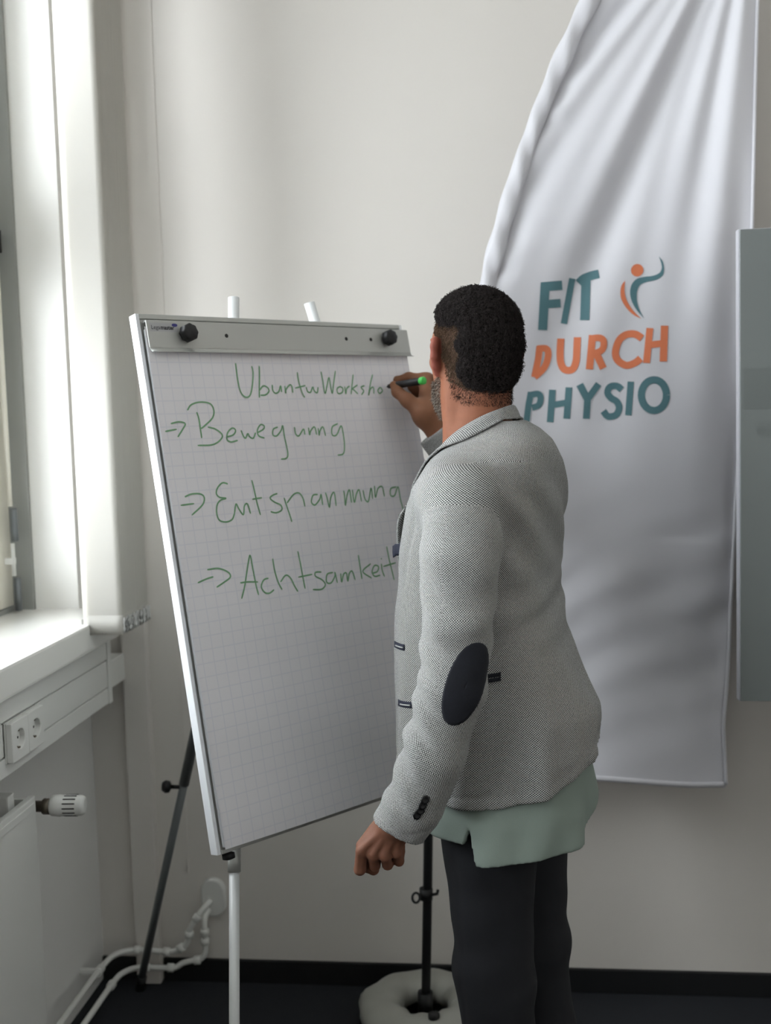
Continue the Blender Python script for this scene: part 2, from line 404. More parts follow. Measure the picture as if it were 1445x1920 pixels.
# radiator below
rd = thing('panel_radiator', 'flat white panel radiator below the window', 'radiator', (-1.06, 1.5, .0))
RY1, RZ0, RZ1 = 2.268, .13, .742
MB().box(-1.030, -1.016, .7, RY1, RZ0, RZ1, .004).build('front_panel', 'plastic_white', rd)
MB().box(-1.125, -1.111, .7, RY1, RZ0, RZ1, .004).build('rear_panel', 'plastic_white', rd)
MB().box(-1.016, -1.0135, .712, RY1-.012, RZ1-.028, RZ1-.012, .001).build('panel_bead', 'plastic_white', rd)
g = MB()
for k in range(60): g.box(-1.109, -1.032, .72+k*.0257, .726+k*.0257, RZ0+.03, RZ1-.02)
g.build('convector_fins', 'plastic_white', rd, kind='stuff')
MB().box(-1.112, -1.03, RY1-.012, RY1-.004, RZ0+.02, RZ1-.006).build('side_cover', 'plastic_white', rd)
for yy in (1.2, 2.19): MB().box(-1.147, -1.04, yy, yy+.03, RZ1-.05, RZ1+.022, .004).build('wall_bracket', 'plastic_white', rd)
v = MB(); v.lathe((-1.07, RY1-.01, .705), (0, 1, 0), [(0, .014), (.02, .014), (.02, .018), (.036, .018), (.036, .013), (.05, .013)], 8)
v.lathe((-1.075, RY1+.036, .705), (1, 0, 0), [(0, .012), (.06, .012), (.06, .017), (.078, .017)], 10)
v.lathe((-1.055, RY1+.036, .70), (0, 0, -1), [(0, .012), (.035, .012), (.035, .015), (.05, .015)], 8)
v.build('valve', 'brass', rd)
th = MB().lathe((-1.0, RY1+.036, .707), (1, .12, -.02), [(0, .018), (.004, .0215), (.022, .0235), (.023, .0225), (.05, .0225), (.066, .0215), (.072, .019), (.074, .014)], 36)
tho = th.build('thermostat_head', 'plastic_white', rd)
sl = MB()
for k in range(14):
    a = 2*math.pi*k/14
    sl.fbox((-.968, RY1+.040, .7065), (1, .12, -.02), (0, math.cos(a), math.sin(a)), (0, -math.sin(a), math.cos(a)), 0, .026, .0210, .0231, -.0013, .0013)
sl.build('grip_slot', 'dark', tho)
MB().tube([(-1.055, RY1+.036, .66), (-1.055, RY1+.036, .16), (-1.062, RY1+.06, .12), (-1.085, RY1+.16, .10)], .0085).build('riser_pipe', 'plastic_white', rd)
v = MB(); v.lathe((-1.06, RY1-.02, .16), (0, 1, 0), [(0, .014), (.03, .014), (.03, .018), (.045, .018)], 8)
v.lathe((-1.06, RY1+.02, .16), (0, 0, 1), [(-.03, .012), (0, .015), (.03, .015), (.032, .02), (.05, .02)], 12)
v.build('return_valve', 'brass', rd)

# heating pipes along the wall to the rosette
hp = thing('heating_pipes', 'pair of white painted heating pipes running to the wall rosette', 'pipes', (-1.0, 2.85, 0))
pa = [(-1.095, 2.36, .10), (-1.10, 2.60, .10), (-1.10, 2.80, .10), (-1.088, 2.865, .102), (-1.05, 2.893, .103), (-1.0, 2.895, .103), (-.95, 2.895, .100), (-.925, 2.895, .106), (-.903, 2.895, .120), (-.893, 2.895, .140), (-.890, 2.895, .160), (-.878, 2.897, .182), (-.862, 2.905, .204), (-.845, 2.925, .222), (-.835, 2.945, .228)]
pb = [(-1.065, 2.30, .12), (-1.07, 2.36, .065), (-1.072, 2.60, .058), (-1.072, 2.80, .058), (-1.062, 2.86, .058), (-1.03, 2.888, .058), (-.98, 2.89, .058), (-.935, 2.892, .058), (-.912, 2.895, .070), (-.885, 2.895, .078), (-.865, 2.895, .082), (-.851, 2.897, .096), (-.849, 2.90, .120), (-.850, 2.90, .175), (-.848, 2.915, .198), (-.845, 2.945, .205)]
for nm, p in (('pipe', pa), ('pipe', pb)):
    MB().tube(smooth_path(p, 5), .0078).build(nm, 'plastic_white', hp)
def ring(p, d): 
    MB().lathe(p, d, [(-.009, .0082), (-.008, .0115), (.008, .0115), (.009, .0082)], 16).build('pipe_coupling', 'plastic_white', hp)
for p, d in (((-1.035, 2.895, .103), (1, 0, 0)), ((-.955, 2.895, .1005), (1, 0, 0)), ((-.915, 2.895, .112), (1, 0, .6)), ((-.8905, 2.895, .150), (.1, 0, 1)), ((-.870, 2.90, .193), (.7, .2, 1)), ((-1.10, 2.79, .10), (0, 1, 0)),
             ((-1.01, 2.889, .058), (1, 0, 0)), ((-.945, 2.892, .058), (1, 0, 0)), ((-.872, 2.895, .080), (1, 0, .1)), ((-.8495, 2.90, .13), (0, 0, 1)), ((-.8495, 2.90, .155), (0, 0, 1)), ((-1.072, 2.79, .058), (0, 1, 0))): ring(p, d)
MB().box(-1.15, -1.108, 2.772, 2.784, .093, .107, .003).lathe((-1.10, 2.770, .10), (0, 1, 0), [(0, .012), (.014, .012)], 14).build('pipe_clip', 'plastic_white', hp)
rs = MB(); prof = []
for sc, yy in ((1.0, BW-.001), (1.0, BW-.008), (.93, BW-.014), (.80, BW-.016)):
    rowp = []
    for k in range(40):
        a = 2*math.pi*k/40; cz = .235+(.020 if math.sin(a) > 0 else -.020)
        rowp.append((-.833+.034*sc*math.cos(a)+.004*(cz-.235), yy, cz+.034*sc*math.sin(a)))
    prof.append(rowp)
rs.grid(prof, close_u=True); rs.bm.faces.new([v for v in rs.bm.verts][-40:])
rs.build('wall_rosette', 'plastic_white', hp)

# ================================================================ FLIP CHART
BO = Vector((-0.5599, 2.0141, 0.7181)); BU = Vector((0.64597, 0.76336, 0)); BV = Vector((-.149004, .12609, .980765)); BN = Vector((.748678, -.633546, .195195))
def bp(u, v, w=0.0): return BO + BU*u + BV*v + BN*w
fc = thing('flipchart_easel', 'silver flip chart easel with a tilted board and tube legs', 'easel', tuple(bp(.35, 0)*1.0))
fc.location.z = 0
MB().fbox(BO, BU, BV, BN, .004, .696, .003, 1.018, -.020, -.004, .002).build('board', 'alu', fc)
fr = MB()
fr.fbox(BO, BU, BV, BN, 0, .008, 0, 1.0214, -.022, .001, .002)
fr.build('board_edge', 'white_edge', fc)
MB().fbox(BO, BU, BV, BN, .692, .70, 0, 1.0214, -.022, .001, .002).build('board_edge', 'white_edge', fc)
MB().fbox(BO, BU, BV, BN, .008, .692, 1.012, 1.0214, -.022, .001, .002).build('board_edge', 'alu', fc)
MB().fbox(BO, BU, BV, BN, .008, .692, 0, .008, -.022, .003, .002).build('board_edge', 'alu', fc)
# clamp bar
cb = MB()
cb.fbox(BO, BU, BV, BN, .014, .703, .953, 1.006, .010, .0125, .001)
cb.fbox(BO, BU, BV, BN, .014, .703, 1.003, 1.006, .001, .010)
pr = []
for j in range(5):
    a = j/4*math.pi/2
    pr.append([bp(u, .953-.010*math.sin(a), .0125+.010*(1-math.cos(a))) for u in (.014, .2, .45, .703)])
cb.grid(pr)
cbo = cb.build('clamp_bar', 'alu', fc, solid=.0012)
for u, v in ((.0962, .9795), (.6303, .983)):
    kn = MB(); prof = []
    for (hh, rr) in ((.0125, .008), (.018, .008), (.018, .0145), (.020, .0168), (.034, .0168), (.037, .0145), (.038, 0.001)):
        prof.append([bp(u, v, hh) + BU*rr*(1+.05*math.cos(8*k*math.pi/16))*math.cos(k*math.pi/16) + BV*rr*(1+.05*math.cos(8*k*math.pi/16))*math.sin(k*math.pi/16) for k in range(32)])
    kn.grid(prof, close_u=True).build('clamp_knob', 'black', cbo)
for u in (.1218, .1943, .5126, .5855):
    MB().lathe(bp(u, .979+.004*u, .0125), BN, [(0, .0042), (.0008, .0042), (.0010, .0030)], 14).build('bolt_hole', 'dark', cbo)
MB().fbox(BO, BU, BV, BN, .020, .083, .984, 1.001, .0124, .0131).build('brand_label', 'label', cbo)
def text_mesh(name, s, size, m, parent, u, v, bold=0.0, shear=0.0, sx=1.0):
    cu = bpy.data.curves.new(name, 'FONT'); cu.body = s; cu.size = size; cu.offset = bold; cu.shear = shear; cu.resolution_u = 3
    tmp = bpy.data.objects.new('t', cu); C.objects.link(tmp)
    dg = bpy.context.evaluated_depsgraph_get(); me = bpy.data.meshes.new_from_object(tmp.evaluated_get(dg))
    w = max((x.co.x for x in me.vertices), default=0)*sx
    off = Vector(fc.location)
    for x in me.vertices: x.co = bp(u + x.co.x*sx, v + x.co.y, .0134) - off
    bpy.data.objects.remove(tmp); bpy.data.curves.remove(cu)
    me.name = name; me.materials.clear(); me.materials.append(M[m])
    o = bpy.data.objects.new(name, me); link(o, parent); return w
w = text_mesh('brand_print', 'Lega', .0115, 'label_text', cbo, .0225, .9885, sx=.95)
text_mesh('brand_print', 'master', .0115, 'label_text', cbo, .0235+w, .9885, bold=.00035, sx=.95)
el = MB(); el.bm.faces.new([el.bm.verts.new(bp(.0755+.0065*math.cos(k*math.pi/12), .9975+.0033*math.sin(k*math.pi/12), .0134)) for k in range(24)])
el.build('brand_oval', 'label_blue', cbo)
# legs
def leg_line(u_top, v_top, slope, w):
    vb = -(BO.z + BN.z*w)/BV.z
    return bp(u_top, v_top, w), bp(u_top - slope*(v_top-vb), vb + .012, w)
for sgn, ut, vt in ((1, .2626, 1.074), (-1, .4645, 1.073)):
    a, b = leg_line(ut, vt, .186*sgn, -.034)
    k = (a.z-.70)/(a.z-b.z); c = a + (b-a)*k
    MB().tube([a, c], .0118, 18).build('front_leg', 'tube_white', fc)
    MB().tube([c, b], .0098, 18).build('leg_extension', 'tube_white', fc)
    MB().tube([c+(a-b)*.002, c+(b-a)*.020], .0125, 18).build('leg_collar', 'alu', fc)
    MB().tube([b+(a-b)*.02, b+(b-a)*.006], .0135, 14).build('rubber_foot', 'black', fc)
ra, rb = bp(.35, .93, -.045), Vector((-1.028, 2.880, .010))
MB().tube([ra, ra+(rb-ra)*.62], .0125, 16).build('rear_leg', 'tube_grey', fc)
MB().tube([ra+(rb-ra)*.60, rb], .0100, 16).build('leg_extension', 'tube_grey', fc)
MB().tube([rb+(ra-rb)*.02, rb+Vector((0, 0, -.006))], .013, 12).build('rubber_foot', 'black', fc)
kp = ra+(rb-ra)*.625
kv = Vector((-1, -.1, .05)).normalized()
MB().tube([kp, kp+kv*.035], .005, 10).lathe(kp+kv*.030, kv, [(0, .006), (.004, .014), (.014, .016), (.022, .011), (.024, .0)], 10).build('leg_knob', 'black', fc)
MB().fbox(BO, BU, BV, BN, .12, .58, .90, .94, -.052, -.020, .003).build('hinge_rail', 'alu', fc)
MB().lathe(bp(.030, -.004, -.010), -BV, [(0, .012), (.010, .012), (.012, .006)], 12).build('board_stud', 'black', fc)

# paper pad held by the clamp
pdm = MB()
NP, NQ = 14, 60
def pad_w(u, v):
    q = 1-v/.945
    return .0105 + .0022*math.sin(u*9+v*5)*q + .004*q*q*math.sin(u*4.2+.4) + .0012*math.sin(v*31+u*6)*q
pad = bpy.data.objects.new('flipchart_pad', None); C.objects.link(pad); pad.location = bp(.35, .95, .005)
tag(pad, 'squared flip chart paper pad with green handwriting clamped to the easel', 'paper pad')
sheet = bpy.data.meshes.new('front_sheet'); vs = []; fs = []
for j in range(NQ+1):
    for i in range(NP+1):
        u = .0105 + i/NP*.682; v = .009 + j/NQ*.985
        vs.append((u, v, pad_w(u, v) if v < .945 else .0095))
for j in range(NQ):
    for i in range(NP):
        k = j*(NP+1)+i; fs.append((k, k+1, k+NP+2, k+NP+1))
sheet.from_pydata(vs, [], fs); sheet.materials.append(M['paper'])
for p in sheet.polygons: p.use_smooth = True
so = bpy.data.objects.new('front_sheet', sheet); link(so, pad)
so.matrix_parent_inverse = Matrix.Identity(4)
mw = Matrix(((BU.x, BV.x, BN.x, BO.x), (BU.y, BV.y, BN.y, BO.y), (BU.z, BV.z, BN.z, BO.z), (0, 0, 0, 1)))
so.matrix_basis = Matrix.Translation(-Vector(pad.location)) @ mw
MB().fbox(BO, BU, BV, BN, .0125, .6905, .012, .99, .0005, .0065, .001).build('sheet_block', 'white_edge', pad)

def ribbon(mb, path, width, place, taper=True):
    n = len(path); L = []; R = []
    for i in range(n):
        a = path[max(i-1, 0)]; b = path[min(i+1, n-1)]
        dx, dy = b[0]-a[0], b[1]-a[1]; l = math.hypot(dx, dy) or 1
        nx, ny = -dy/l, dx/l; w = width/2*((.65 if i in (0, n-1) else 1) if taper else 1)
        L.append(place(path[i][0]+nx*w, path[i][1]+ny*w)); R.append(place(path[i][0]-nx*w, path[i][1]-ny*w))
    m = [tuple((np.array(p)+np.array(q))/2) for p, q in zip(L, R)]
    mb.grid([L, R] if taper else [L, [place(*p) for p in path], R], smooth=False)

WRITING = {'Ubuntu': [[(0.2074, 0.9248), (0.2067, 0.9098), (0.2063, 0.8872), (0.2081, 0.8681), (0.2143, 0.8577), (0.2231, 0.8548), (0.2319, 0.8607), (0.2406, 0.8802), (0.2469, 0.9045), (0.2464, 0.9191)], [(0.2654, 0.9193), (0.2616, 0.8962), (0.2566, 0.8733), (0.2528, 0.8536)], [(0.2562, 0.8687), (0.2676, 0.8778), (0.2781, 0.874), (0.2794, 0.8662), (0.2696, 0.8593), (0.2565, 0.8586)], [(0.2907, 0.88), (0.2901, 0.8684), (0.2958, 0.8623), (0.3051, 0.866), (0.312, 0.8776), (0.3123, 0.8645)], [(0.323, 0.8775), (0.3223, 0.8621), (0.3251, 0.8705), (0.3369, 0.8798), (0.3418, 0.8751), (0.3413, 0.8633)], [(0.3618, 0.9067), (0.3619, 0.8868), (0.3661, 0.8631), (0.3711, 0.8526)], [(0.349, 0.8727), (0.3781, 0.8782)], [(0.3792, 0.8748), (0.3815, 0.8653), (0.3891, 0.8638), (0.3973, 0.8747), (0.3999, 0.8666), (0.407, 0.8627), (0.4119, 0.8746)]], 'Workshop': [[(0.4268, 0.9083), (0.4277, 0.8914), (0.4282, 0.8611), (0.437, 0.8769), (0.4464, 0.8953), (0.447, 0.8769), (0.4486, 0.8609), (0.4567, 0.8817), (0.4677, 0.9099)], [(0.4744, 0.8757), (0.4645, 0.8709), (0.4649, 0.8607), (0.4766, 0.8621), (0.481, 0.8708), (0.4744, 0.8757)], [(0.4871, 0.8757), (0.4868, 0.8595), (0.4918, 0.8707), (0.5013, 0.8766)], [(0.5171, 0.9022), (0.5101, 0.8815), (0.502, 0.8584)], [(0.5251, 0.8789), (0.5091, 0.8706), (0.5134, 0.8667), (0.5221, 0.8587)], [(0.5457, 0.8773), (0.5344, 0.8734), (0.5405, 0.8654), (0.5321, 0.8566)], [(0.575, 0.9023), (0.5638, 0.8813), (0.5528, 0.8554), (0.5611, 0.8693), (0.5707, 0.8732), (0.5695, 0.8587)], [(0.5915, 0.8736), (0.5831, 0.8661), (0.5871, 0.8595), (0.5964, 0.865), (0.5929, 0.8736)]], 'Bewegung': [[(0.0202, 0.7916), (0.0463, 0.795)], [(0.0349, 0.8061), (0.0537, 0.809), (0.067, 0.8052), (0.0596, 0.7946), (0.0461, 0.78)], [(0.0766, 0.831), (0.0871, 0.8416), (0.1084, 0.8466), (0.1311, 0.8431), (0.1375, 0.8298), (0.131, 0.8144), (0.1102, 0.7996), (0.1016, 0.7946)], [(0.0972, 0.8271), (0.0998, 0.813), (0.0998, 0.7934), (0.0997, 0.7759)], [(0.1175, 0.7972), (0.1348, 0.7923), (0.1484, 0.7808), (0.1411, 0.77), (0.1214, 0.762), (0.088, 0.762)], [(0.158, 0.776), (0.1747, 0.7799), (0.1817, 0.7886), (0.1746, 0.7933), (0.1623, 0.7848), (0.1583, 0.7716), (0.1668, 0.7659), (0.1833, 0.7684)], [(0.1951, 0.7882), (0.1984, 0.7768), (0.203, 0.7722), (0.2101, 0.7809), (0.2143, 0.774), (0.222, 0.7715), (0.2296, 0.7825)], [(0.2351, 0.7824), (0.2503, 0.7887), (0.2533, 0.7955), (0.2448, 0.798), (0.2349, 0.7869), (0.2366, 0.7755), (0.2496, 0.7705)], [(0.2877, 0.7921), (0.2755, 0.7879), (0.2721, 0.7765), (0.2813, 0.7739), (0.2949, 0.785), (0.3007, 0.7941), (0.3008, 0.7709), (0.303, 0.7385), (0.2978, 0.7272), (0.2832, 0.7256)], [(0.3309, 0.7909), (0.331, 0.7768), (0.3388, 0.7719), (0.3534, 0.7855), (0.3552, 0.7737)], [(0.3677, 0.7884), (0.3676, 0.7733), (0.3723, 0.7816), (0.3841, 0.7893), (0.3867, 0.7726)], [(0.3938, 0.7866), (0.3932, 0.7714), (0.3975, 0.7808), (0.4071, 0.7886), (0.4104, 0.7694)], [(0.4498, 0.7946), (0.4328, 0.7878), (0.4293, 0.7711), (0.4416, 0.7707), (0.4581, 0.7895), (0.4603, 0.7701), (0.4584, 0.746), (0.4517, 0.7294), (0.4355, 0.7267)]], 'Entspannung': [[(0.0289, 0.6496), (0.0592, 0.6507)], [(0.0406, 0.665), (0.0574, 0.6693), (0.0767, 0.668), (0.0841, 0.6604), (0.0773, 0.6467), (0.0501, 0.6292)], [(0.1436, 0.6835), (0.1313, 0.6862), (0.1184, 0.6775), (0.1133, 0.6666), (0.1194, 0.6586), (0.1338, 0.6556), (0.1206, 0.6528), (0.1109, 0.6441), (0.107, 0.6275), (0.1112, 0.614), (0.1262, 0.6097), (0.1405, 0.6134), (0.148, 0.6242)], [(0.148, 0.6242), (0.1552, 0.6427), (0.1602, 0.6327), (0.1686, 0.6206), (0.1745, 0.6374), (0.1826, 0.6406), (0.1864, 0.621)], [(0.2024, 0.6875), (0.2043, 0.668), (0.2062, 0.6407), (0.2096, 0.6164)], [(0.196, 0.6492), (0.22, 0.6506)], [(0.2599, 0.6564), (0.2471, 0.6533), (0.2402, 0.648), (0.2492, 0.6395), (0.2635, 0.6325), (0.2645, 0.6226), (0.2498, 0.6178), (0.2359, 0.6209)], [(0.2752, 0.6466), (0.2788, 0.6274), (0.2832, 0.6072), (0.2849, 0.596)], [(0.2803, 0.6352), (0.301, 0.6515), (0.3155, 0.6533), (0.3233, 0.642), (0.3249, 0.6246)], [(0.3639, 0.6471), (0.3508, 0.646), (0.3439, 0.6324), (0.3518, 0.6258), (0.367, 0.6368), (0.3727, 0.6465), (0.3723, 0.6242)], [(0.3854, 0.6497), (0.3877, 0.6353), (0.3894, 0.618), (0.3972, 0.6379), (0.4089, 0.6481), (0.4082, 0.6194)], [(0.4362, 0.6504), (0.4357, 0.6351), (0.4339, 0.6187), (0.4432, 0.6395), (0.4526, 0.6505), (0.4522, 0.6231)], [(0.4609, 0.6508), (0.4596, 0.6321), (0.4611, 0.6237), (0.4703, 0.641), (0.4797, 0.6487), (0.4809, 0.6235)], [(0.4907, 0.6479), (0.4921, 0.6285), (0.5009, 0.6228), (0.5148, 0.6506), (0.5142, 0.6269)], [(0.526, 0.6549), (0.5233, 0.6296), (0.5347, 0.648), (0.5481, 0.6513), (0.5502, 0.6298)], [(0.5911, 0.6485), (0.5728, 0.6454), (0.5695, 0.6306), (0.581, 0.6298), (0.5958, 0.6482), (0.5965, 0.6201), (0.5995, 0.5939), (0.5939, 0.5823), (0.5829, 0.5858)]], 'Achtsamkeit': [[(0.04, 0.5009), (0.0603, 0.5058), (0.077, 0.5082)], [(0.0656, 0.5229), (0.092, 0.5224), (0.1126, 0.5126), (0.1153, 0.5029), (0.1004, 0.4954), (0.0803, 0.4875)], [(0.1332, 0.4583), (0.1456, 0.4824), (0.1631, 0.5258), (0.1703, 0.5394), (0.1716, 0.5096), (0.1727, 0.479), (0.1748, 0.4605)], [(0.1363, 0.4891), (0.1537, 0.4889), (0.1787, 0.4859)], [(0.2056, 0.4903), (0.1933, 0.4879), (0.1848, 0.4756), (0.1909, 0.4634), (0.2022, 0.4608), (0.2143, 0.4661)], [(0.2234, 0.5276), (0.2236, 0.5036), (0.2276, 0.4799), (0.2341, 0.4636)], [(0.2333, 0.4792), (0.2492, 0.4909), (0.26, 0.4838), (0.2666, 0.4674), (0.2726, 0.4549)], [(0.2888, 0.5356), (0.2905, 0.5117), (0.2914, 0.484), (0.2922, 0.4583)], [(0.2798, 0.4834), (0.3168, 0.4849)], [(0.3413, 0.4869), (0.3261, 0.4878), (0.3245, 0.4801), (0.3405, 0.4702), (0.346, 0.4595), (0.3341, 0.4518), (0.3115, 0.4539)], [(0.3717, 0.4826), (0.3555, 0.4804), (0.3508, 0.4649), (0.362, 0.4616), (0.3752, 0.4741), (0.3768, 0.482), (0.3789, 0.4595)], [(0.3919, 0.4782), (0.3907, 0.4601), (0.3993, 0.4753), (0.4075, 0.4764), (0.4078, 0.46), (0.4154, 0.4754), (0.4241, 0.4785), (0.4282, 0.4596)], [(0.4474, 0.5109), (0.4475, 0.4861), (0.4472, 0.4594)], [(0.4785, 0.4889), (0.4534, 0.4751), (0.4746, 0.4582)], [(0.4795, 0.468), (0.4941, 0.4704), (0.4991, 0.4803), (0.4885, 0.4836), (0.4793, 0.4721), (0.4837, 0.4612), (0.5005, 0.4613)], [(0.5087, 0.4855), (0.5083, 0.4709), (0.5121, 0.457)], [(0.51, 0.4967), (0.512, 0.4952)], [(0.5319, 0.521), (0.5332, 0.4934), (0.5361, 0.4677), (0.5383, 0.4463)], [(0.5129, 0.4788), (0.5511, 0.4829)]]}
LETTERS = [('F', 'teal', [([(0.0731, 1.814), (0.0655, 1.7053)], 0.0216), ([(0.063, 1.8054), (0.113, 1.8084)], 0.0216), ([(0.0678, 1.7648), (0.1088, 1.7674)], 0.0197)]), ('I', 'teal', [([(0.1372, 1.8241), (0.1158, 1.719)], 0.015)]), ('T', 'teal', [([(0.1697, 1.8269), (0.1648, 1.7254)], 0.0216), ([(0.1524, 1.8127), (0.1638, 1.823), (0.1819, 1.8295), (0.1995, 1.8328)], 0.0206)]), ('D', 'orange', [([(0.058, 1.6677), (0.0543, 1.6381), (0.0445, 1.5948)], 0.0159), ([(0.0524, 1.6619), (0.0725, 1.6617), (0.0779, 1.6519), (0.0758, 1.6351), (0.0663, 1.6148), (0.0445, 1.5948)], 0.0159)]), ('U', 'orange', [([(0.1084, 1.6842), (0.1062, 1.6546), (0.1067, 1.6295), (0.1133, 1.6132), (0.1246, 1.6083), (0.1361, 1.6125), (0.1431, 1.6306), (0.1453, 1.6579), (0.1471, 1.686)], 0.0169)]), ('R', 'orange', [([(0.182, 1.6894), (0.1737, 1.609)], 0.0169), ([(0.1778, 1.6813), (0.1981, 1.682), (0.2075, 1.6739), (0.2055, 1.6567), (0.1932, 1.6481), (0.176, 1.6459)], 0.0159), ([(0.1887, 1.6491), (0.2063, 1.6103)], 0.0169)]), ('C', 'orange', [([(0.297, 1.6776), (0.2814, 1.6881), (0.2612, 1.6879), (0.244, 1.6749), (0.2352, 1.648), (0.2404, 1.6283), (0.2605, 1.6158), (0.2808, 1.6215), (0.293, 1.6311)], 0.0169)]), ('H', 'orange', [([(0.3151, 1.7009), (0.3064, 1.6198)], 0.0159), ([(0.3486, 1.7051), (0.3449, 1.6217)], 0.0169), ([(0.3112, 1.6613), (0.3461, 1.6646)], 0.0159)]), ('P', 'teal', [([(0.0356, 1.5596), (0.0291, 1.5285), (0.0238, 1.4893)], 0.015), ([(0.0346, 1.5532), (0.053, 1.5545), (0.0583, 1.5438), (0.053, 1.5278), (0.0373, 1.5222)], 0.015)]), ('H', 'teal', [([(0.0865, 1.5636), (0.0798, 1.4864)], 0.0159), ([(0.1254, 1.568), (0.1189, 1.4937)], 0.0159), ([(0.0837, 1.5269), (0.1217, 1.5323)], 0.015)]), ('Y', 'teal', [([(0.1505, 1.5741), (0.1683, 1.5383)], 0.0169), ([(0.195, 1.5741), (0.1683, 1.5383), (0.1649, 1.4924)], 0.0159)]), ('S', 'teal', [([(0.2491, 1.5588), (0.2375, 1.5678), (0.2216, 1.5664), (0.2156, 1.5529), (0.2236, 1.5403), (0.2371, 1.5308), (0.2424, 1.5155), (0.2345, 1.4997), (0.2163, 1.4965), (0.2051, 1.5097)], 0.0159)]), ('I', 'teal', [([(0.27, 1.5773), (0.2634, 1.498)], 0.015)]), ('O', 'teal', [([(0.3515, 1.543), (0.3508, 1.551), (0.3487, 1.5586), (0.3454, 1.5655), (0.3409, 1.5714), (0.3355, 1.5758), (0.3295, 1.5787), (0.3231, 1.5797), (0.3167, 1.579), (0.3106, 1.5766), (0.3051, 1.5725), (0.3005, 1.5669), (0.297, 1.5602), (0.2948, 1.5527), (0.294, 1.5447), (0.2947, 1.5366), (0.2968, 1.5289), (0.3001, 1.522), (0.3046, 1.5162), (0.3101, 1.5117), (0.3161, 1.5089), (0.3225, 1.5078), (0.3289, 1.5085), (0.335, 1.511), (0.3405, 1.5152), (0.3451, 1.5207), (0.3485, 1.5275), (0.3507, 1.535), (0.3515, 1.543)], 0.0169)])]
FIGURE = {'orange': ([(0.2589, 1.8134), (0.2507, 1.8024), (0.2479, 1.7877), (0.2504, 1.7696), (0.2618, 1.7498), (0.2774, 1.7339), (0.2961, 1.7233)], [(0.2589, 1.8134), (0.2579, 1.8022), (0.2577, 1.7873), (0.2612, 1.7714), (0.2691, 1.7554), (0.2806, 1.7392), (0.2961, 1.7233)]), 'teal': ([(0.3369, 1.8661), (0.3412, 1.8534), (0.3434, 1.839), (0.3375, 1.8276), (0.3228, 1.822), (0.3027, 1.8205), (0.2857, 1.8163), (0.2745, 1.8042), (0.2703, 1.7868), (0.2737, 1.7665), (0.2851, 1.7444), (0.3028, 1.7235)], [(0.3369, 1.8661), (0.3457, 1.8532), (0.3487, 1.8352), (0.3446, 1.8211), (0.3294, 1.8119), (0.3093, 1.8086), (0.2945, 1.8025), (0.2877, 1.7906), (0.2858, 1.7772), (0.287, 1.7614), (0.2931, 1.7419), (0.3028, 1.7235)])}
FIG_HEAD = ((0.2873, 1.8364), 0.0145)
for wname, strokes in WRITING.items():
    mb = MB()
    for st in strokes:
        ribbon(mb, smooth_path(st, 6), .0032, lambda u, v: tuple(bp(u, v, pad_w(u, v)+.0007)))
    mb.build('handwriting', 'ink', pad, recalc=False)

# ================================================================ FEATHER FLAG
fl = thing('feather_flag', 'tall white banner with teal and orange lettering on a black pole', 'banner', (-.25, 2.742, 0))
POLE = [(-.251, 2.742, .02), (-.240, 2.748, .30), (-.228, 2.755, .60), (-.205, 2.765, .95), (-.165, 2.775, 1.30), (-.115, 2.785, 1.60), (-.062, 2.79, 1.85), (.010, 2.795, 2.08), (.085, 2.80, 2.27), (.185, 2.80, 2.47), (.30, 2.80, 2.66), (.42, 2.80, 2.81), (.53, 2.80, 2.90), (.60, 2.80, 2.925)]
PP = smooth_path(POLE, 6)
lo = [p for p in PP if p[2] <= .70]; hi = [p for p in PP if p[2] >= .60]
MB().tube(lo, .0115, 16).build('pole', 'black_metal', fl)
MB().tube(hi, [.0075*(1-.5*i/len(hi)) for i in range(len(hi))], 12).build('pole', 'black_metal', fl)
cl = MB().tube([(-.2425, 2.7465, .325), (-.2415, 2.747, .352)], .0165, 16).build('pole_clamp', 'black', fl)
rg = MB()
for sx in (-1,):
    rg.tube([(-.2420+sx*(.024+.009*math.cos(a))-.0, 2.735+.006*math.sin(a), .333+.010*math.sin(a)) for a in [k*math.pi/8 for k in range(16)]]+[(-.242+sx*.033, 2.735, .333)], .0032, 8)
rg.build('hook_ring', 'black', cl)
MB().tube([(-.229, 2.742, .338), (-.214, 2.74, .342), (-.212, 2.74, .352)], .004, 8).build('hook_peg', 'black', cl)
# cross base
bs = MB()
for a in (20, 110, 200, 290):
    r = math.radians(a); d = Vector((math.cos(r), math.sin(r), 0)); s_ = Vector((-d.y, d.x, 0))
    bs.fbox((-.251, 2.742, 0), d, s_, (0, 0, 1), 0, .20 if a != 20 and a != 110 else .17, -.018, .018, .0, .012, .002)
bs.build('cross_base', 'black_metal', fl)
MB().tube([(-.251, 2.742, .01), (-.250, 2.742, .09)], .019, 16).build('spigot', 'black_metal', fl)
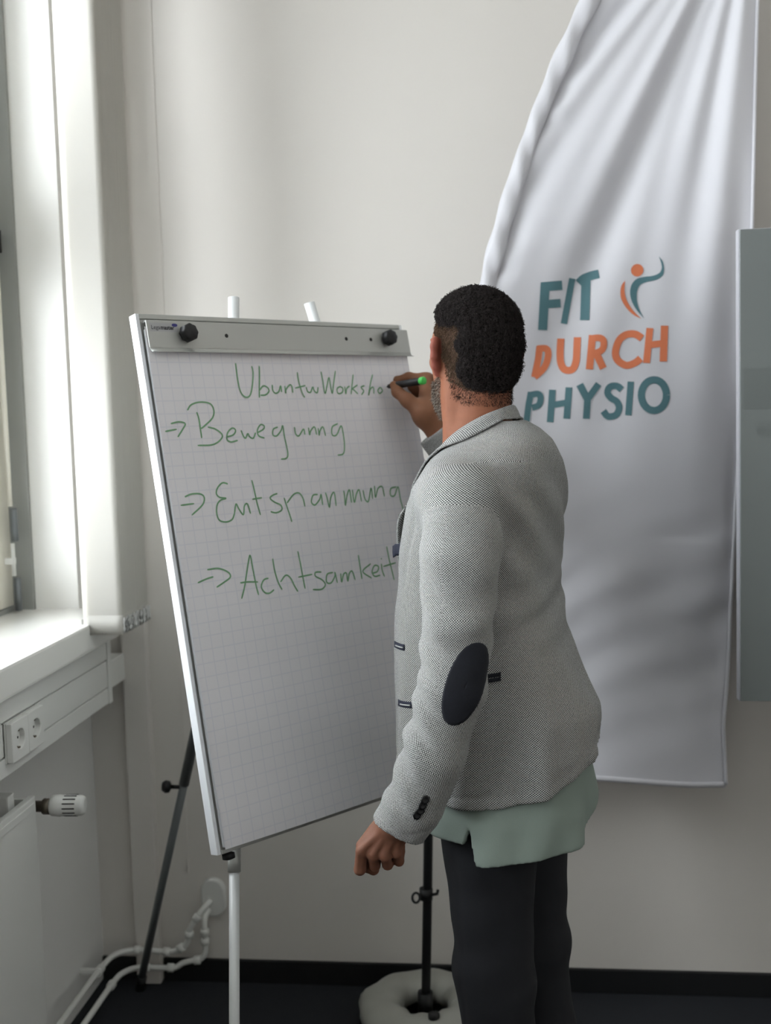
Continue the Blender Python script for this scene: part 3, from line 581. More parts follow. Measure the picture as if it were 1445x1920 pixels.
# cloth
def pole_x(z):
    for a, b in zip(POLE, POLE[1:]):
        if a[2] <= z <= b[2]:
            t = (z-a[2])/(b[2]-a[2]); return a[0]+(b[0]-a[0])*t
    return POLE[-1][0]
_zz = np.array([p[2] for p in PP]); _xx = np.array([p[0] for p in PP]); _yy = np.array([p[1] for p in PP])
def left_x(z): return float(np.interp(z, _zz, _xx))
def right_x(z): return float(np.interp(z, [.598, .75, .9, 1.2, 1.93, 2.43, 2.93], [.485, .478, .490, .506, .547, .561, .605]))
APX, APZ = .575, 2.70
def cloth_y(x, z):
    ang = math.atan2(x-APX, APZ-z+.04); d = math.hypot(x-APX, z-APZ)
    k = min(1.0, d/.5)
    f = (.0125*math.sin(ang*15+.8) + .0085*math.sin(ang*31+2.1+.5*math.sin(z*5)) + .0045*math.sin(ang*55+z*3))*k*max(.18, 1-.55*max(0, 1.9-z)/.5 if z > 1.2 else .45)
    a2 = math.atan2(x-.62, z-1.62) if z < 1.5 else 0
    if z < 1.35:
        q = min(1, (1.35-z)/.3)
        f += q*max(.25, min(1, (1.35-x*.0-abs(z-1.12)*2.2)))*(.0032*math.sin((x*.75-z*.85)*27+1.0+2*x+1.2*math.sin(x*7+z*3)) + .0022*math.sin((x*.55-z*.95)*58+2*math.sin(x*9)))
    e = min(1, max(0, (x-left_x(z)))/.08)
    f *= .35+.65*e
    f += (1-e)*.012*math.sin(z*42+3*math.sin(z*17))*min(1, max(0, (z-1.2)/.4))*.6
    f += .010*math.exp(-((right_x(z)-x)/.02)**2)*math.sin(z*6)
    e2 = max(0, 1-(x-left_x(z))/.22)
    return 2.80 + .8*f + e2*e2*(float(np.interp(z, _zz, _yy))+.004-2.80)
ZB, ZT, NX, NZ = .605, 2.90, 110, 230
mb = MB(); P = []
for j in range(NZ+1):
    z = ZB + (ZT-ZB)*j/NZ; xl, xr = left_x(z)+.028, right_x(z); row = []
    for i in range(NX+1):
        x = xl + (xr-xl)*i/NX
        zz = z + (.008*math.sin(x*11)*(1-j/NZ)**8 if j < 60 else 0)
        row.append((x, cloth_y(x, z), zz))
    P.append(row)
cloth = mb.grid(P).build('cloth', 'flag', fl, solid=.0008)
# sleeve that holds the pole, rippled
mb = MB(); P = []
for j in range(261):
    z = .62 + (2.90-.62)*j/260; x0 = left_x(z); row = []
    dz = .01; tx = left_x(min(z+dz, 2.9))-left_x(max(z-dz, .6)); tl = math.hypot(tx, 2*dz); nx, nz = 2*dz/tl, -tx/tl
    wob = math.sin(z*31+2*math.sin(z*13))*.5 + math.sin(z*57+1)*.3
    for i in range(15):
        a = 2*math.pi*i/14
        rx, ry = .021+.003*wob, .0125+.002*math.sin(z*44+a)
        o = .008+rx*math.cos(a); y = 2.795 + ry*math.sin(a) + .0025*math.sin(z*70+a*2)
        row.append((x0+nx*o, y - 2.797 + float(np.interp(z, _zz, [p[1] for p in PP])), z+nz*o))
    P.append(row)
mb.grid(P).build('pole_sleeve', 'flag', fl)
P = []
for j in range(200):
    z = .605+(2.9-.605)*j/199; P.append((right_x(z)+.001, cloth_y(right_x(z), z)-.003, z))
MB().tube(P, .0042, 8).build('edge_cord', 'flag', fl)
P = [[(left_x(.605)+.028+(right_x(.605)-left_x(.605)-.028)*i/90, cloth_y(left_x(.605)+.028+(right_x(.605)-left_x(.605)-.028)*i/90, .605)-.0022-.001*(j % 2), .605-.001+j*.007+.008*math.sin((left_x(.605)+.028+(right_x(.605)-left_x(.605)-.028)*i/90)*11)) for i in range(91)] for j in range(3)]
MB().grid(P).build('hem', 'flag', fl, solid=.001)
def onc(x, z): return (x, cloth_y(x, z)-.0016, z)
def dens(path, w):
    out = []
    for a, b in zip(path, path[1:]):
        n = max(1, int(math.hypot(b[0]-a[0], b[1]-a[1])/.006))
        out += [(a[0]+(b[0]-a[0])*i/n, a[1]+(b[1]-a[1])*i/n) for i in range(n)]
    return out + [path[-1]]
for nm, colr, ss in LETTERS:
    mb = MB()
    for pth, w in ss:
        path = dens(smooth_path(pth, 5) if len(pth) > 3 else pth, w)
        ribbon(mb, path, w, onc, taper=False)
    o = mb.build('letter', colr, cloth, recalc=False)
for colr, (a, b) in FIGURE.items():
    A, B_ = smooth_path(a, 5), smooth_path(b, 5)
    MB().grid([[onc(*p) for p in A], [onc((p[0]+q[0])/2, (p[1]+q[1])/2) for p, q in zip(A, B_)], [onc(*q) for q in B_]]).build('logo_figure', colr, cloth, recalc=False)
(hx, hz), hr = FIG_HEAD
MB().grid([[onc(hx+hr*r_*math.cos(k*math.pi/14), hz+hr*r_*math.sin(k*math.pi/14)) for k in range(29)] for r_ in (.02, .35, .7, 1.0)]).build('logo_figure', 'orange', cloth, recalc=False)
# water bag on the base
wb = MB(); P = []
for j in range(73):
    a = 2*math.pi*j/72; row = []
    for i in range(20):
        b = 2*math.pi*i/20
        R_, r_ = .112, .054*(1+.05*math.sin(a*7)+.03*math.sin(a*13+b*2))
        row.append((-.250+(R_+r_*math.cos(b))*math.cos(a), 2.735+(R_+r_*math.cos(b))*math.sin(a), .052+.036*math.sin(b)*(1+.06*math.sin(a*5+1))+.004*math.sin(a*9)*math.cos(b)))
    P.append(row)
wbe = thing('water_weight', 'crumpled whitish ring shaped water bag weighing down the banner base', 'weight', (-.25, 2.742, .012))
wb.grid(P, close_u=True).build('bag', 'bag', wbe)
MB().lathe((-.25+.03, 2.735-.112, .086), (0, 0, 1), [(0, .014), (.012, .014), (.014, .010)], 16).build('filler_cap', 'black', wbe)

# ================================================================ GREY PANEL AT THE RIGHT
pn = thing('wall_panel', 'thick grey green glass fronted panel beside the banner', 'panel', (1.15, 2.53, .882))
MB().box(.473, 1.85, 2.535, 2.575, .889, 1.873, .004).build('back_shell', 'panel_back', pn)
MB().box(.463, 1.86, 2.508, 2.536, .882, 1.879, .003).build('edge_frame', 'panel_edge', pn)
fp = MB().box(.466, 1.857, 2.500, 2.509, .884, 1.877, .0015).build('glass_front', 'glass_green', pn)
MB().lathe((.512, 2.4999, 1.462), (0, -1, 0), [(0, .013), (.0004, .013)], 28).build('round_reflection', 'glass_reflection', fp)  # reflections in the glass, laid on as slightly darker flat shapes
MB().box(.472, .70, 2.4993, 2.5002, 1.507, 1.592, .0).build('square_reflection', 'glass_reflection', fp)
MB().box(.95, 1.45, 2.574, 2.62, 1.2, 1.6, .004).box(1.1, 1.3, 2.62, 2.92, 1.35, 1.45).box(1.0, 1.4, 2.92, BW, 1.25, 1.55, .003).build('wall_mount', 'black_metal', pn)

# ================================================================ THE PERSON
P0 = np.array([-.055, 2.15, 0.0])
AT = math.radians(68)
FD = np.array([-math.sin(AT), math.cos(AT), 0]); LD = np.array([-math.cos(AT), -math.sin(AT), 0])
def Wp(s, t, z): return P0 + LD*s + FD*t + np.array([0, 0, z])
def loc(P):
    Q = P - P0.astype(np.float32); return Q @ LD.astype(np.float32), Q @ FD.astype(np.float32), P[:, 2]
AH = math.radians(29)
HF = np.array([-math.sin(AH), math.cos(AH), 0]); HL = np.array([-math.cos(AH), -math.sin(AH), 0]); HZ = np.array([0, 0, 1.0])
HC = np.array((-0.0755, 2.1726, 1.6259))
def Hp(l, f, z): return HC + HL*l + HF*f + HZ*z

class Field:
    def __init__(s): s.pr = []; s.mod = None
    def add(s, fn, lo, hi, k): s.pr.append((fn, np.array(lo)-.03, np.array(hi)+.03, k))
    def cone(s, a, b, ra, rb, k=.01):
        a, b = np.array(a, np.float32), np.array(b, np.float32); ba = b-a; L = float(ba@ba)
        def fn(P):
            q = P-a; h = np.clip(q@ba/L, 0, 1); v = q-h[:, None]*ba
            return np.sqrt((v*v).sum(1)) - (ra+(rb-ra)*h)
        m = max(ra, rb); s.add(fn, np.minimum(a, b)-m, np.maximum(a, b)+m, k)
    def chain(s, pts, k=.01, k0=None):
        for i, (p, q) in enumerate(zip(pts, pts[1:])): s.cone(p[0], q[0], p[1], q[1], k0 if (k0 and i == 0) else k)
    def ell(s, c, r, ax=None, k=.01):
        c = np.array(c, np.float32); A = np.array(ax if ax is not None else np.eye(3), np.float32); r = np.array(r, np.float32)
        def fn(P):
            q = (P-c)@A.T; a = np.sqrt(((q/r)**2).sum(1)); b = np.sqrt(((q/r**2)**2).sum(1))
            return a*(a-1)/np.maximum(b, 1e-6)
        m = r.max(); s.add(fn, c-m, c+m, k)
    def rings(s, tab, k=.01, p=2.3, grow=0.0):
        T = np.array(tab); 
        def fn(P):
            ss, tt, z = loc(P)
            a = np.interp(z, T[:, 0], T[:, 1])+grow; b = np.interp(z, T[:, 0], T[:, 2])+grow; c = np.interp(z, T[:, 0], T[:, 3]); cs = np.interp(z, T[:, 0], T[:, 4]) if T.shape[1] > 4 else 0
            q = (np.abs((ss-cs)/a)**p + np.abs((tt-c)/b)**p)**(1/p)
            d = (q-1)*np.minimum(a, b)
            return np.maximum(d, np.maximum(T[0, 0]-z, z-T[-1, 0]))
        r = T[:, 1:3].max()+.06
        s.add(fn, (P0[0]-r, P0[1]-r, T[0, 0]), (P0[0]+r, P0[1]+r, T[-1, 0]), k)
    def __call__(s, P, lo=None, hi=None):
        P = P.astype(np.float32); d = np.full(len(P), .2, np.float32)
        for fn, a, b, k in s.pr:
            if lo is not None and (np.any(a > hi) or np.any(b < lo)): continue
            v = fn(P)
            if k > 0:
                h = np.maximum(k-np.abs(d-v), 0)/k; d = np.minimum(d, v)-h*h*k*.25
            else: d = np.minimum(d, v)
        return s.mod(P, d) if s.mod else d
    def bounds(s): return np.min([p[1] for p in s.pr], 0)+.015, np.max([p[2] for p in s.pr], 0)-.015

def surface(field, h, lo=None, hi=None, n=24):
    if lo is None: lo, hi = field.bounds()
    lo, hi = np.array(lo), np.array(hi)
    N = np.ceil((hi-lo)/h).astype(int)+2
    S = np.arange(n+1); cells = []; pos = []; quads = []
    E = [((0,0,0),(1,0,0)),((0,1,0),(1,1,0)),((0,0,1),(1,0,1)),((0,1,1),(1,1,1)),((0,0,0),(0,1,0)),((1,0,0),(1,1,0)),((0,0,1),(0,1,1)),((1,0,1),(1,1,1)),((0,0,0),(0,0,1)),((1,0,0),(1,0,1)),((0,1,0),(0,1,1)),((1,1,0),(1,1,1))]
    gid = lambda c: (c[..., 0].astype(np.int64)*(N[1]+n+2)+c[..., 1])*(N[2]+n+2)+c[..., 2]
    for bx in range(0, N[0], n):
        for by in range(0, N[1], n):
            for bz in range(0, N[2], n):
                b0 = np.array((bx, by, bz)); l = lo+b0*h; u = l+n*h
                if not any(np.all(p[1] <= u) and np.all(p[2] >= l) for p in field.pr): continue
                # coarse probe
                cs = np.stack(np.meshgrid(*[np.linspace(0, n*h, 5)]*3, indexing='ij'), -1).reshape(-1, 3)+l
                pv = field(cs, l, u)
                if pv.min() > .25*n*h or pv.max() < -.25*n*h: continue
                G = np.stack(np.meshgrid(S, S, S, indexing='ij'), -1)
                v = field((G.reshape(-1, 3)*h+l), l, u).reshape(n+1, n+1, n+1)
                sg = v < 0
                if sg.all() or not sg.any(): continue
                acc = np.zeros((n, n, n, 3), np.float32); cnt = np.zeros((n, n, n), np.float32)
                for p, q in E:
                    va = v[p[0]:p[0]+n, p[1]:p[1]+n, p[2]:p[2]+n]; vb = v[q[0]:q[0]+n, q[1]:q[1]+n, q[2]:q[2]+n]
                    m = (va < 0) != (vb < 0); t = np.where(m, va/np.where(m, va-vb, 1), 0)
                    for ax in range(3): acc[..., ax] += np.where(m, p[ax]+(q[ax]-p[ax])*t, 0)
                    cnt += m
                ok = cnt > 0; idx = np.argwhere(ok)
                cells.append(gid(idx+b0)); pos.append((acc[ok]/cnt[ok][:, None]+idx)*h+l)
                for ax in range(3):
                    o1, o2 = (ax+1) % 3, (ax+2) % 3
                    sl = [slice(0, n)]*3; s2 = list(sl); s2[ax] = slice(1, n+1)
                    A, B = sg[tuple(sl)], sg[tuple(s2)]
                    for flip, m in ((False, A & ~B), (True, ~A & B)):
                        i = np.argwhere(m)+b0
                        if not len(i): continue
                        d1 = np.zeros(3, int); d1[o1] = 1; d2 = np.zeros(3, int); d2[o2] = 1
                        q = np.stack([gid(i-d1-d2), gid(i-d2), gid(i), gid(i-d1)], 1)
                        quads.append(q[:, ::-1] if flip else q)
    ids = np.concatenate(cells); V = np.concatenate(pos); Q = np.concatenate(quads)
    o = np.argsort(ids); ids, V = ids[o], V[o]
    f = np.searchsorted(ids, Q); f = np.minimum(f, len(ids)-1)
    good = (ids[f] == Q).all(1)
    return V, f[good]

def relax(V, F, it=2, w=.5):
    E = np.concatenate([F[:, [0, 1]], F[:, [1, 2]], F[:, [2, 3]], F[:, [3, 0]]]); E = np.concatenate([E, E[:, ::-1]])
    deg = np.bincount(E[:, 0], minlength=len(V))[:, None]
    for _ in range(it):
        s = np.stack([np.bincount(E[:, 0], V[E[:, 1], k], minlength=len(V)) for k in range(3)], 1)
        V = V + w*(s/np.maximum(deg, 1)-V)
    return V
def np_mesh(name, V, F, m, parent, attrs=None, smooth=True):
    me = bpy.data.meshes.new(name); off = np.array(parent.location) if parent is not None else np.zeros(3)
    if parent is not None and parent.parent is not None: off = off + np.array(parent.parent.location)
    k = F.shape[1]
    me.vertices.add(len(V)); me.vertices.foreach_set('co', (V-off).astype(np.float32).ravel())
    me.loops.add(F.size); me.loops.foreach_set('vertex_index', F.astype(np.int32).ravel())
    me.polygons.add(len(F)); me.polygons.foreach_set('loop_start', np.arange(0, F.size, k, dtype=np.int32))
    me.update(calc_edges=True); me.validate()
    me.polygons.foreach_set('use_smooth', np.full(len(me.polygons), smooth))
    for an, (ty, val) in (attrs or {}).items():
        at = me.attributes.new(an, ty, 'POINT')
        at.data.foreach_set('color' if ty == 'FLOAT_COLOR' else 'vector', np.ascontiguousarray(val, np.float32).ravel())
    me.materials.append(M[m] if isinstance(m, str) else m)
    return link(bpy.data.objects.new(name, me), parent)
def drape(field, P, d, off=.0015, steps=60):
    """march points along d until they lie `off` outside the field's surface"""
    P = np.array(P, float).copy(); d = np.array(d, float)/np.linalg.norm(d)
    for _ in range(steps):
        v = field(P)-off; P += np.clip(v, -.01, .03)[:, None]*.7*d
    return P

man = thing('person', 'person in a grey woven blazer writing on the flip chart, seen from behind', 'person', tuple(P0))

# ---- jacket field
JT = [(.70, .205, .185, -.012, 0), (.80, .203, .186, -.013, 0), (.90, .200, .186, -.012, 0), (.97, .194, .182, -.008, 0), (1.03, .186, .170, .005, 0), (1.09, .180, .158, .016, 0), (1.15, .178, .148, .021, 0), (1.20, .179, .141, .018, 0), (1.267, .184, .138, .015, 0), (1.345, .185, .134, .002, 0), (1.385, .180, .127, -.006, 0), (1.425, .158, .114, -.018, 0), (1.450, .121, .102, -.024, 0), (1.465, .092, .091, -.030, 0), (1.485, .066, .070, -.030, 0), (1.500, .045, .048, -.026, 0)]
SH_L = [(np.array((-0.0930, 1.9649, 1.3499)), .066), (np.array((-0.0987, 1.9321, 1.2701)), .067), (np.array((-0.1044, 1.9065, 1.1570)), .0585), (np.array((-0.1129, 1.8922, 1.0609)), .0575), (np.array((-0.1482, 1.8889, 0.9529)), .0525), (np.array((-0.1908, 1.8961, 0.8584)), .0480), (np.array((-0.2298, 1.8994, 0.7730)), .0470)]
CUFF_L = np.array((-0.2182, 1.8965, 0.8180)); CUFF_LD = (SH_L[-1][0]-SH_L[-2][0]); CUFF_LD /= np.linalg.norm(CUFF_LD)
WR_R = np.array((-0.1933, 2.5332, 1.5127)); EL_R = np.array([-.02, 2.56, 1.27]); SO_R = Wp(-.165, .05, 1.385)
CUFF_RD = WR_R-EL_R; LR = np.linalg.norm(CUFF_RD); CUFF_RD = CUFF_RD/LR; CUFF_R = WR_R - CUFF_RD*.040
def jacket_core(grow=0.0):
    f = Field()
    f.rings(JT, 0, 2.25, grow)
    f.ell(Wp(.150, -.004, 1.378), (.072+grow, .066+grow, .058+grow), np.array([LD, FD, HZ]), .035)
    f.chain([(p, r+grow) for p, r in SH_L], .014, .03)
    f.ell(Wp(-.150, .02, 1.385), (.072+grow, .072+grow, .060+grow), np.array([LD, FD, HZ]), .04)
    f.chain([(SO_R, .070+grow), (SO_R*.45+EL_R*.55, .062+grow), (EL_R, .056+grow), (EL_R*.5+WR_R*.5, .052+grow), (WR_R+CUFF_RD*.04, .050+grow)], .014, .03)
    return f
def gaus(x, w): return np.exp(-(x/w)**2)
def jacket_folds(P):
    s, t, z = loc(P)
    o = np.zeros(len(P), np.float32)
    # soft vertical drape below the waist, strongest at back and side
    th = np.arctan2(s, t)
    low = np.clip((1.16-z)/.3, 0, 1)
    o += low*(.0045*np.sin(th*9+z*5+.6)+.0025*np.sin(th*17-z*9))
    # drag folds over the back from the reaching arm
    up = gaus(z-1.34, .14)*np.clip((-t+.02)/.08, 0, 1)
    o += up*.0040*np.sin((z*1.0-s*.85)*62+.4*np.sin(s*30))
    o += gaus(z-1.16, .07)*np.clip((-t)/.08, 0, 1)*.003*np.sin((z+s*.35)*85)
    # the back vent springs open a little
    o += .010*gaus(z-.960, .035)*gaus(s+.045, .045)*(t < -.08) - .006*gaus(z-.915, .010)*gaus(s+.045, .045)*(t < -.08)
    # armhole seam
    arm = gaus(s-.150-.35*np.clip(z-1.30, -.2, .2)*0-.02*np.sin((z-1.2)*8), .0045)*np.clip((z-1.19)/.05, 0, 1)*np.clip((1.43-z)/.02, 0, 1)
    o -= .0028*arm
    # centre back seam
    o -= .0018*gaus(s, .004)*(t < -.02)
    # sleeve rumples
    for (p, r), (q, r2), amp, fr in ((SH_L[1], SH_L[2], .0026, 70), (SH_L[2], SH_L[3], .0034, 110), (SH_L[3], SH_L[4], .0044, 105), (SH_L[4], SH_L[5], .0034, 80), (SH_L[5], SH_L[6], .002, 90)):
        ax = (q-p); L = np.linalg.norm(ax); ax = (ax/L).astype(np.float32)
        w = P-p.astype(np.float32); h = w@ax; rad = np.sqrt(np.maximum(((w-h[:, None]*ax)**2).sum(1), 0))
        m = (h > -.02) & (h < L+.02) & (rad < r*1.4)
        e = np.clip((h+.02)/.03, 0, 1)*np.clip((L+.02-h)/.03, 0, 1)
        sw = (w@FD.astype(np.float32))
        o += np.where(m, e*amp*np.sin(h*fr+sw*45+1.5*np.sin(sw*33))*np.clip(.35+sw/.05, .15, 1), 0)
    o -= .0018*gaus(z-hem_z(s, t)-.024, .0035)*(z < .95)
    return o
def hem_z(s, t):
    return .885 - .27*s    # lower at the left side, lifted at the back and right
def front_gap(s, t, z):
    wv = np.interp(z, [.7, .95, 1.13, 1.30, 1.44, 1.52], [.060, .030, .014, .036, .058, .066])
    return np.where(t > .02, wv-np.abs(s+.012), -1.0)
NECK_C = Wp(0, .008, 1.47)
def jacket_mod(P, d):
    s, t, z = loc(P)
    d = d - jacket_folds(P)
    d = np.maximum(d, -(d+.0075+.018*np.clip((z-1.41)/.05, 0, 1)))
    low = z < .98
    if low.any():
        ds = np.full(len(P), 1.0, np.float32)
        for (p, r), (q, r2) in zip(SH_L[2:], SH_L[3:]):
            ba = (q-p).astype(np.float32); w = P-p.astype(np.float32); hh = np.clip(w@ba/float(ba@ba), 0, 1)
            ds = np.minimum(ds, np.sqrt(((w-hh[:, None]*ba)**2).sum(1))-(r+(r2-r)*hh))
        d = np.where(low & (ds > .010), np.maximum(d, hem_z(s, t)-z), d)
    d = np.maximum(d, np.minimum(front_gap(s, t, z), .02))
    neck = .064-np.sqrt(s**2+(t-.018)**2); d = np.where(z > 1.40, np.maximum(d, neck), d)
    for c, e in ((CUFF_L, CUFF_LD), (CUFF_R, CUFF_RD)):
        w = P-c.astype(np.float32); h = w@e.astype(np.float32); near = (w*w).sum(1) < .14**2
        d = np.where(near, np.maximum(d, h), d)
    return d

def weave_uv(P):
    s, t, z = loc(P)
    T = np.array(JT); rm = (T[:, 1]+T[:, 2])/2
    arc = np.concatenate([[0], np.cumsum(np.hypot(np.diff(T[:, 0]), np.diff(rm)))])
    zt = 1.43; a0, b0, c0 = (np.interp(zt, T[:, 0], T[:, k]) for k in (1, 2, 3)); r0 = (a0+b0)/2
    rn = (np.abs(s/a0)**2.25+np.abs((t-c0)/b0)**2.25)**(1/2.25)*r0
    u = np.arctan2(s, -t)*.175; v = np.where(z < zt, np.interp(z, T[:, 0], arc), np.interp(zt, T[:, 0], arc)+r0-rn)
    a = np.interp(z, T[:, 0], T[:, 1]); b = np.interp(z, T[:, 0], T[:, 2]); c = np.interp(z, T[:, 0], T[:, 3])
    dt_ = ((np.abs(s/a)**2.25+np.abs((t-c)/b)**2.25)**(1/2.25)-1)*np.minimum(a, b)
    def fine(ch, n=8):
        return list(zip([np.array(p) for p in smooth_path([p for p, r in ch], n)], np.interp(np.linspace(0, len(ch)-1, n*(len(ch)-1)+1), range(len(ch)), [r for p, r in ch])))
    for seg, ref in ((fine(SH_L[1:]), -LD), (fine([(SO_R*.45+EL_R*.55, .062), (EL_R, .056), (EL_R*.5+WR_R*.5, .052), (WR_R+CUFF_RD*.04, .050)]), LD)):
        acc = 0.0; best = np.full(len(P), 9.0); bu = np.zeros(len(P)); bv = np.zeros(len(P)); br_ = np.zeros(len(P)); a1 = None
        for si_, ((p, r), (q, r2)) in enumerate(zip(seg, seg[1:])):
            ax = q-p; L = np.linalg.norm(ax); ax = ax/L; w = P-p; h = w@ax; hc = np.clip(h, 0, L)
            fw = w-hc[:, None]*ax; rad = np.linalg.norm(fw, axis=1)
            a1 = (ref if a1 is None else a1); a1 = a1-ax*(a1@ax); a1 = a1/np.linalg.norm(a1); a2 = np.cross(ax, a1)
            m = rad < best
            hv = np.where((si_ == 0) & (h < 0) | (si_ == len(seg)-2) & (h > L), h, hc)
            bu = np.where(m, np.arctan2(fw@a2, fw@a1)*.058, bu); bv = np.where(m, acc+hv, bv); br_ = np.where(m, r+(r2-r)*hc/L, br_); best = np.where(m, rad, best)
            acc += L
        m = (best-br_ < dt_-.003) & (best < br_*1.5)
        u = np.where(m, bu, u); v = np.where(m, bv, v)
    return np.stack([u, v, np.zeros_like(u)], 1)

jf = jacket_core(); jf.mod = jacket_mod
V, F = surface(jf, .0036)
V = relax(V, F, 2, .45)
np_mesh('jacket', V, F, 'weave', man, {'weave': ('FLOAT_VECTOR', weave_uv(V))})
outer = jacket_core(); outer.mod = lambda P, d: d - jacket_folds(P)
jacket = [o for o in man.children if o.name.startswith('jacket')][0]
TOCAM = np.array([0.12, -1.0, 0.0])          # the side of the sleeve that faces away from the chest

def sheet(name, field, rows, d, m, off=.0015, thick=.0012, parent=None, weave=False, close=False):
    """a cloth patch: a grid of points dropped on the garment and thickened"""
    A = np.array(rows, float); sh = A.shape
    Q = drape(field, A.reshape(-1, 3), d, off).reshape(sh)
    if not weave:
        return MB().grid([[tuple(p) for p in r] for r in Q], close_u=close).build(name, m, parent or man, solid=thick)
    Vv = Q.reshape(-1, 3); n1, n2 = sh[0], sh[1]
    Fq = np.array([(j*n2+i, j*n2+i+1, (j+1)*n2+i+1, (j+1)*n2+i) for j in range(n1-1) for i in range(n2-1)])
    o = np_mesh(name, Vv, Fq, m, parent or man, {'weave': ('FLOAT_VECTOR', weave_uv(Vv))})
    md = o.modifiers.new('thickness', 'SOLIDIFY'); md.thickness = thick; md.offset = 0
    return o
def disc(c, ux, uy, n1, n2, outline):
    return [[c + r/n1*(ux*outline(2*math.pi*k/n2)[0] + uy*outline(2*math.pi*k/n2)[1]) for k in range(n2)] for r in [.02]+list(range(1, n1+1))]

# elbow patch
EC = np.array((-0.0852, 1.7707, 1.0794)); E1 = np.array((-0.0634, 1.7788, 1.1441)); E2 = np.array((-0.1013, 1.7631, 1.0129)); EX = np.array((-0.0531, 1.7743, 1.0785))
ey = (E1-E2)/2; ex = (EX-EC)*1.05; ec = (E1+E2)/2
sup = lambda a: (math.copysign(abs(math.cos(a))**.9, math.cos(a)), math.copysign(abs(math.sin(a))**.95, math.sin(a)))
sheet('elbow_patch', outer, disc(ec, ex, ey, 9, 44, sup), (-.10, 1, 0), 'suede', .0008, .0018, jacket, close=True)
# pocket welt behind the elbow, pocket and buttonholes at the front, chest pocket with a folded square
torso_f = Field(); torso_f.rings(JT, 0, 2.25); torso_f.mod = outer.mod
def strip(name, a, b, wv, m, n=10, d=(-.05, 1, 0), off=.001, thick=.0015, k=3, parent=None):
    a, b, wv = np.array(a), np.array(b), np.array(wv)
    return sheet(name, torso_f, [[a+(b-a)*i/n+wv*(j/k-.5) for i in range(n+1)] for j in range(k+1)], d, m, off, thick, parent or jacket)
strip('pocket_welt', (-0.0725, 1.8209, 1.0591), (-0.0274, 1.8267, 1.0655), (0, 0, .0065), 'suede')
strip('pocket_welt', (-0.0726, 1.8202, 1.0506), (-0.0276, 1.8260, 1.0578), (0, 0, .0065), 'suede')
strip('buttonhole', (-0.2235, 1.9584, 1.0975), (-0.2033, 1.9609, 1.0996), (0, 0, .011), 'navy', 6)
strip('buttonhole', (-0.2171, 1.9504, 0.9962), (-0.1905, 1.9537, 0.9992), (0, 0, .011), 'navy', 6)
strip('buttonhole_slit', (-0.2208, 1.9587, 1.0974), (-0.2061, 1.9606, 1.0993), (0, 0, .0022), 'alu', 6, off=.0022)
strip('buttonhole_slit', (-0.2135, 1.9508, 0.9961), (-0.1942, 1.9532, 0.9984), (0, 0, .0022), 'alu', 6, off=.0022)
# cuff buttons
for bx_, by_ in ((-0.1585, 1.8064, 0.8882), (-0.1630, 1.8050, 0.8781)), ((-0.1665, 1.8039, 0.8696), (-0.1726, 1.8025, 0.8621)):
    for c0 in (bx_, by_):
        q = drape(outer, [c0], (-.05, 1, 0), .0015)[0]
        nrm = np.array([.55, -.83, 0])
        MB().lathe(tuple(q), tuple(nrm), [(0, .0072), (.0025, .0078), (.0035, .0070), (.0030, .0045), (.0030, 0)], 18).build('cuff_button', 'button', jacket)

# collar and lapels
def ribbon_on(name, lowp, upp, m, n=40, thick=.0035):
    Lp, Up = smooth_path(lowp, n//max(1, len(lowp)-1)+1), smooth_path(upp, n//max(1, len(upp)-1)+1)
    rows = []
    for j in range(7):
        f = j/6
        rows.append([np.array(a)*(1-f)+np.array(b)*f + np.array([0, 0, 0.004*math.sin(f*math.pi)]) for a, b in zip(Lp, Up)])
    A = np.array(rows); n1, n2 = A.shape[:2]; Vv = A.reshape(-1, 3)
    for _ in range(12):
        d0 = outer(Vv); g = np.stack([outer(Vv+np.eye(3)[k]*.002)-d0 for k in range(3)], 1); g /= np.linalg.norm(g, axis=1)[:, None]+1e-9
        Vv = Vv + g*np.maximum(0, .0042-d0)[:, None]
    A = Vv.reshape(n1, n2, 3)
    Fq = np.array([(j*n2+i, j*n2+i+1, (j+1)*n2+i+1, (j+1)*n2+i) for j in range(n1-1) for i in range(n2-1)])
    arc = np.concatenate([[0], np.cumsum(np.linalg.norm(np.diff(A[0], axis=0), axis=1))])
    uv = np.stack([np.tile(arc, n1), np.repeat(np.linspace(0, .036, n1), n2), np.zeros(n1*n2)], 1)
    o = np_mesh(name, Vv, Fq, m, jacket, {'weave': ('FLOAT_VECTOR', uv)})
    md = o.modifiers.new('thickness', 'SOLIDIFY'); md.thickness = thick; md.offset = 0
    return o
def col_pts(sgn):
    lo_ = [(0, -.060, 1.500), (.045, -.050, 1.492), (.078, -.015, 1.477), (.092, .030, 1.456), (.090, .070, 1.428), (.078, .105, 1.392), (.062, .130, 1.355)]
    up_ = [(0, -.050, 1.527), (.036, -.042, 1.521), (.060, -.014, 1.507), (.070, .024, 1.485), (.068, .060, 1.457), (.056, .094, 1.419), (.040, .116, 1.372)]
    return [Wp(a*sgn, b, c) for a, b, c in lo_], [Wp(a*sgn, b, c) for a, b, c in up_]
a1, b1 = col_pts(1); a2, b2 = col_pts(-1)
ribbon_on('collar', a2[::-1]+a1[1:], b2[::-1]+b1[1:], 'weave', 72)
for sg in (1, -1):
    out_ = [(.070, .120, 1.352), (.096, .126, 1.335), (.098, .134, 1.31), (.075, .146, 1.25), (.045, .158, 1.18), (.018, .166, 1.12)]
    inn_ = [(.042, .112, 1.376), (.036, .124, 1.34), (.030, .133, 1.30), (.020, .145, 1.24), (.012, .158, 1.18), (.008, .168, 1.12)]
    ribbon_on('lapel', [Wp(a*sg, b+.006, c) for a, b, c in out_], [Wp(a*sg, b+.004, c) for a, b, c in inn_], 'weave', 40)
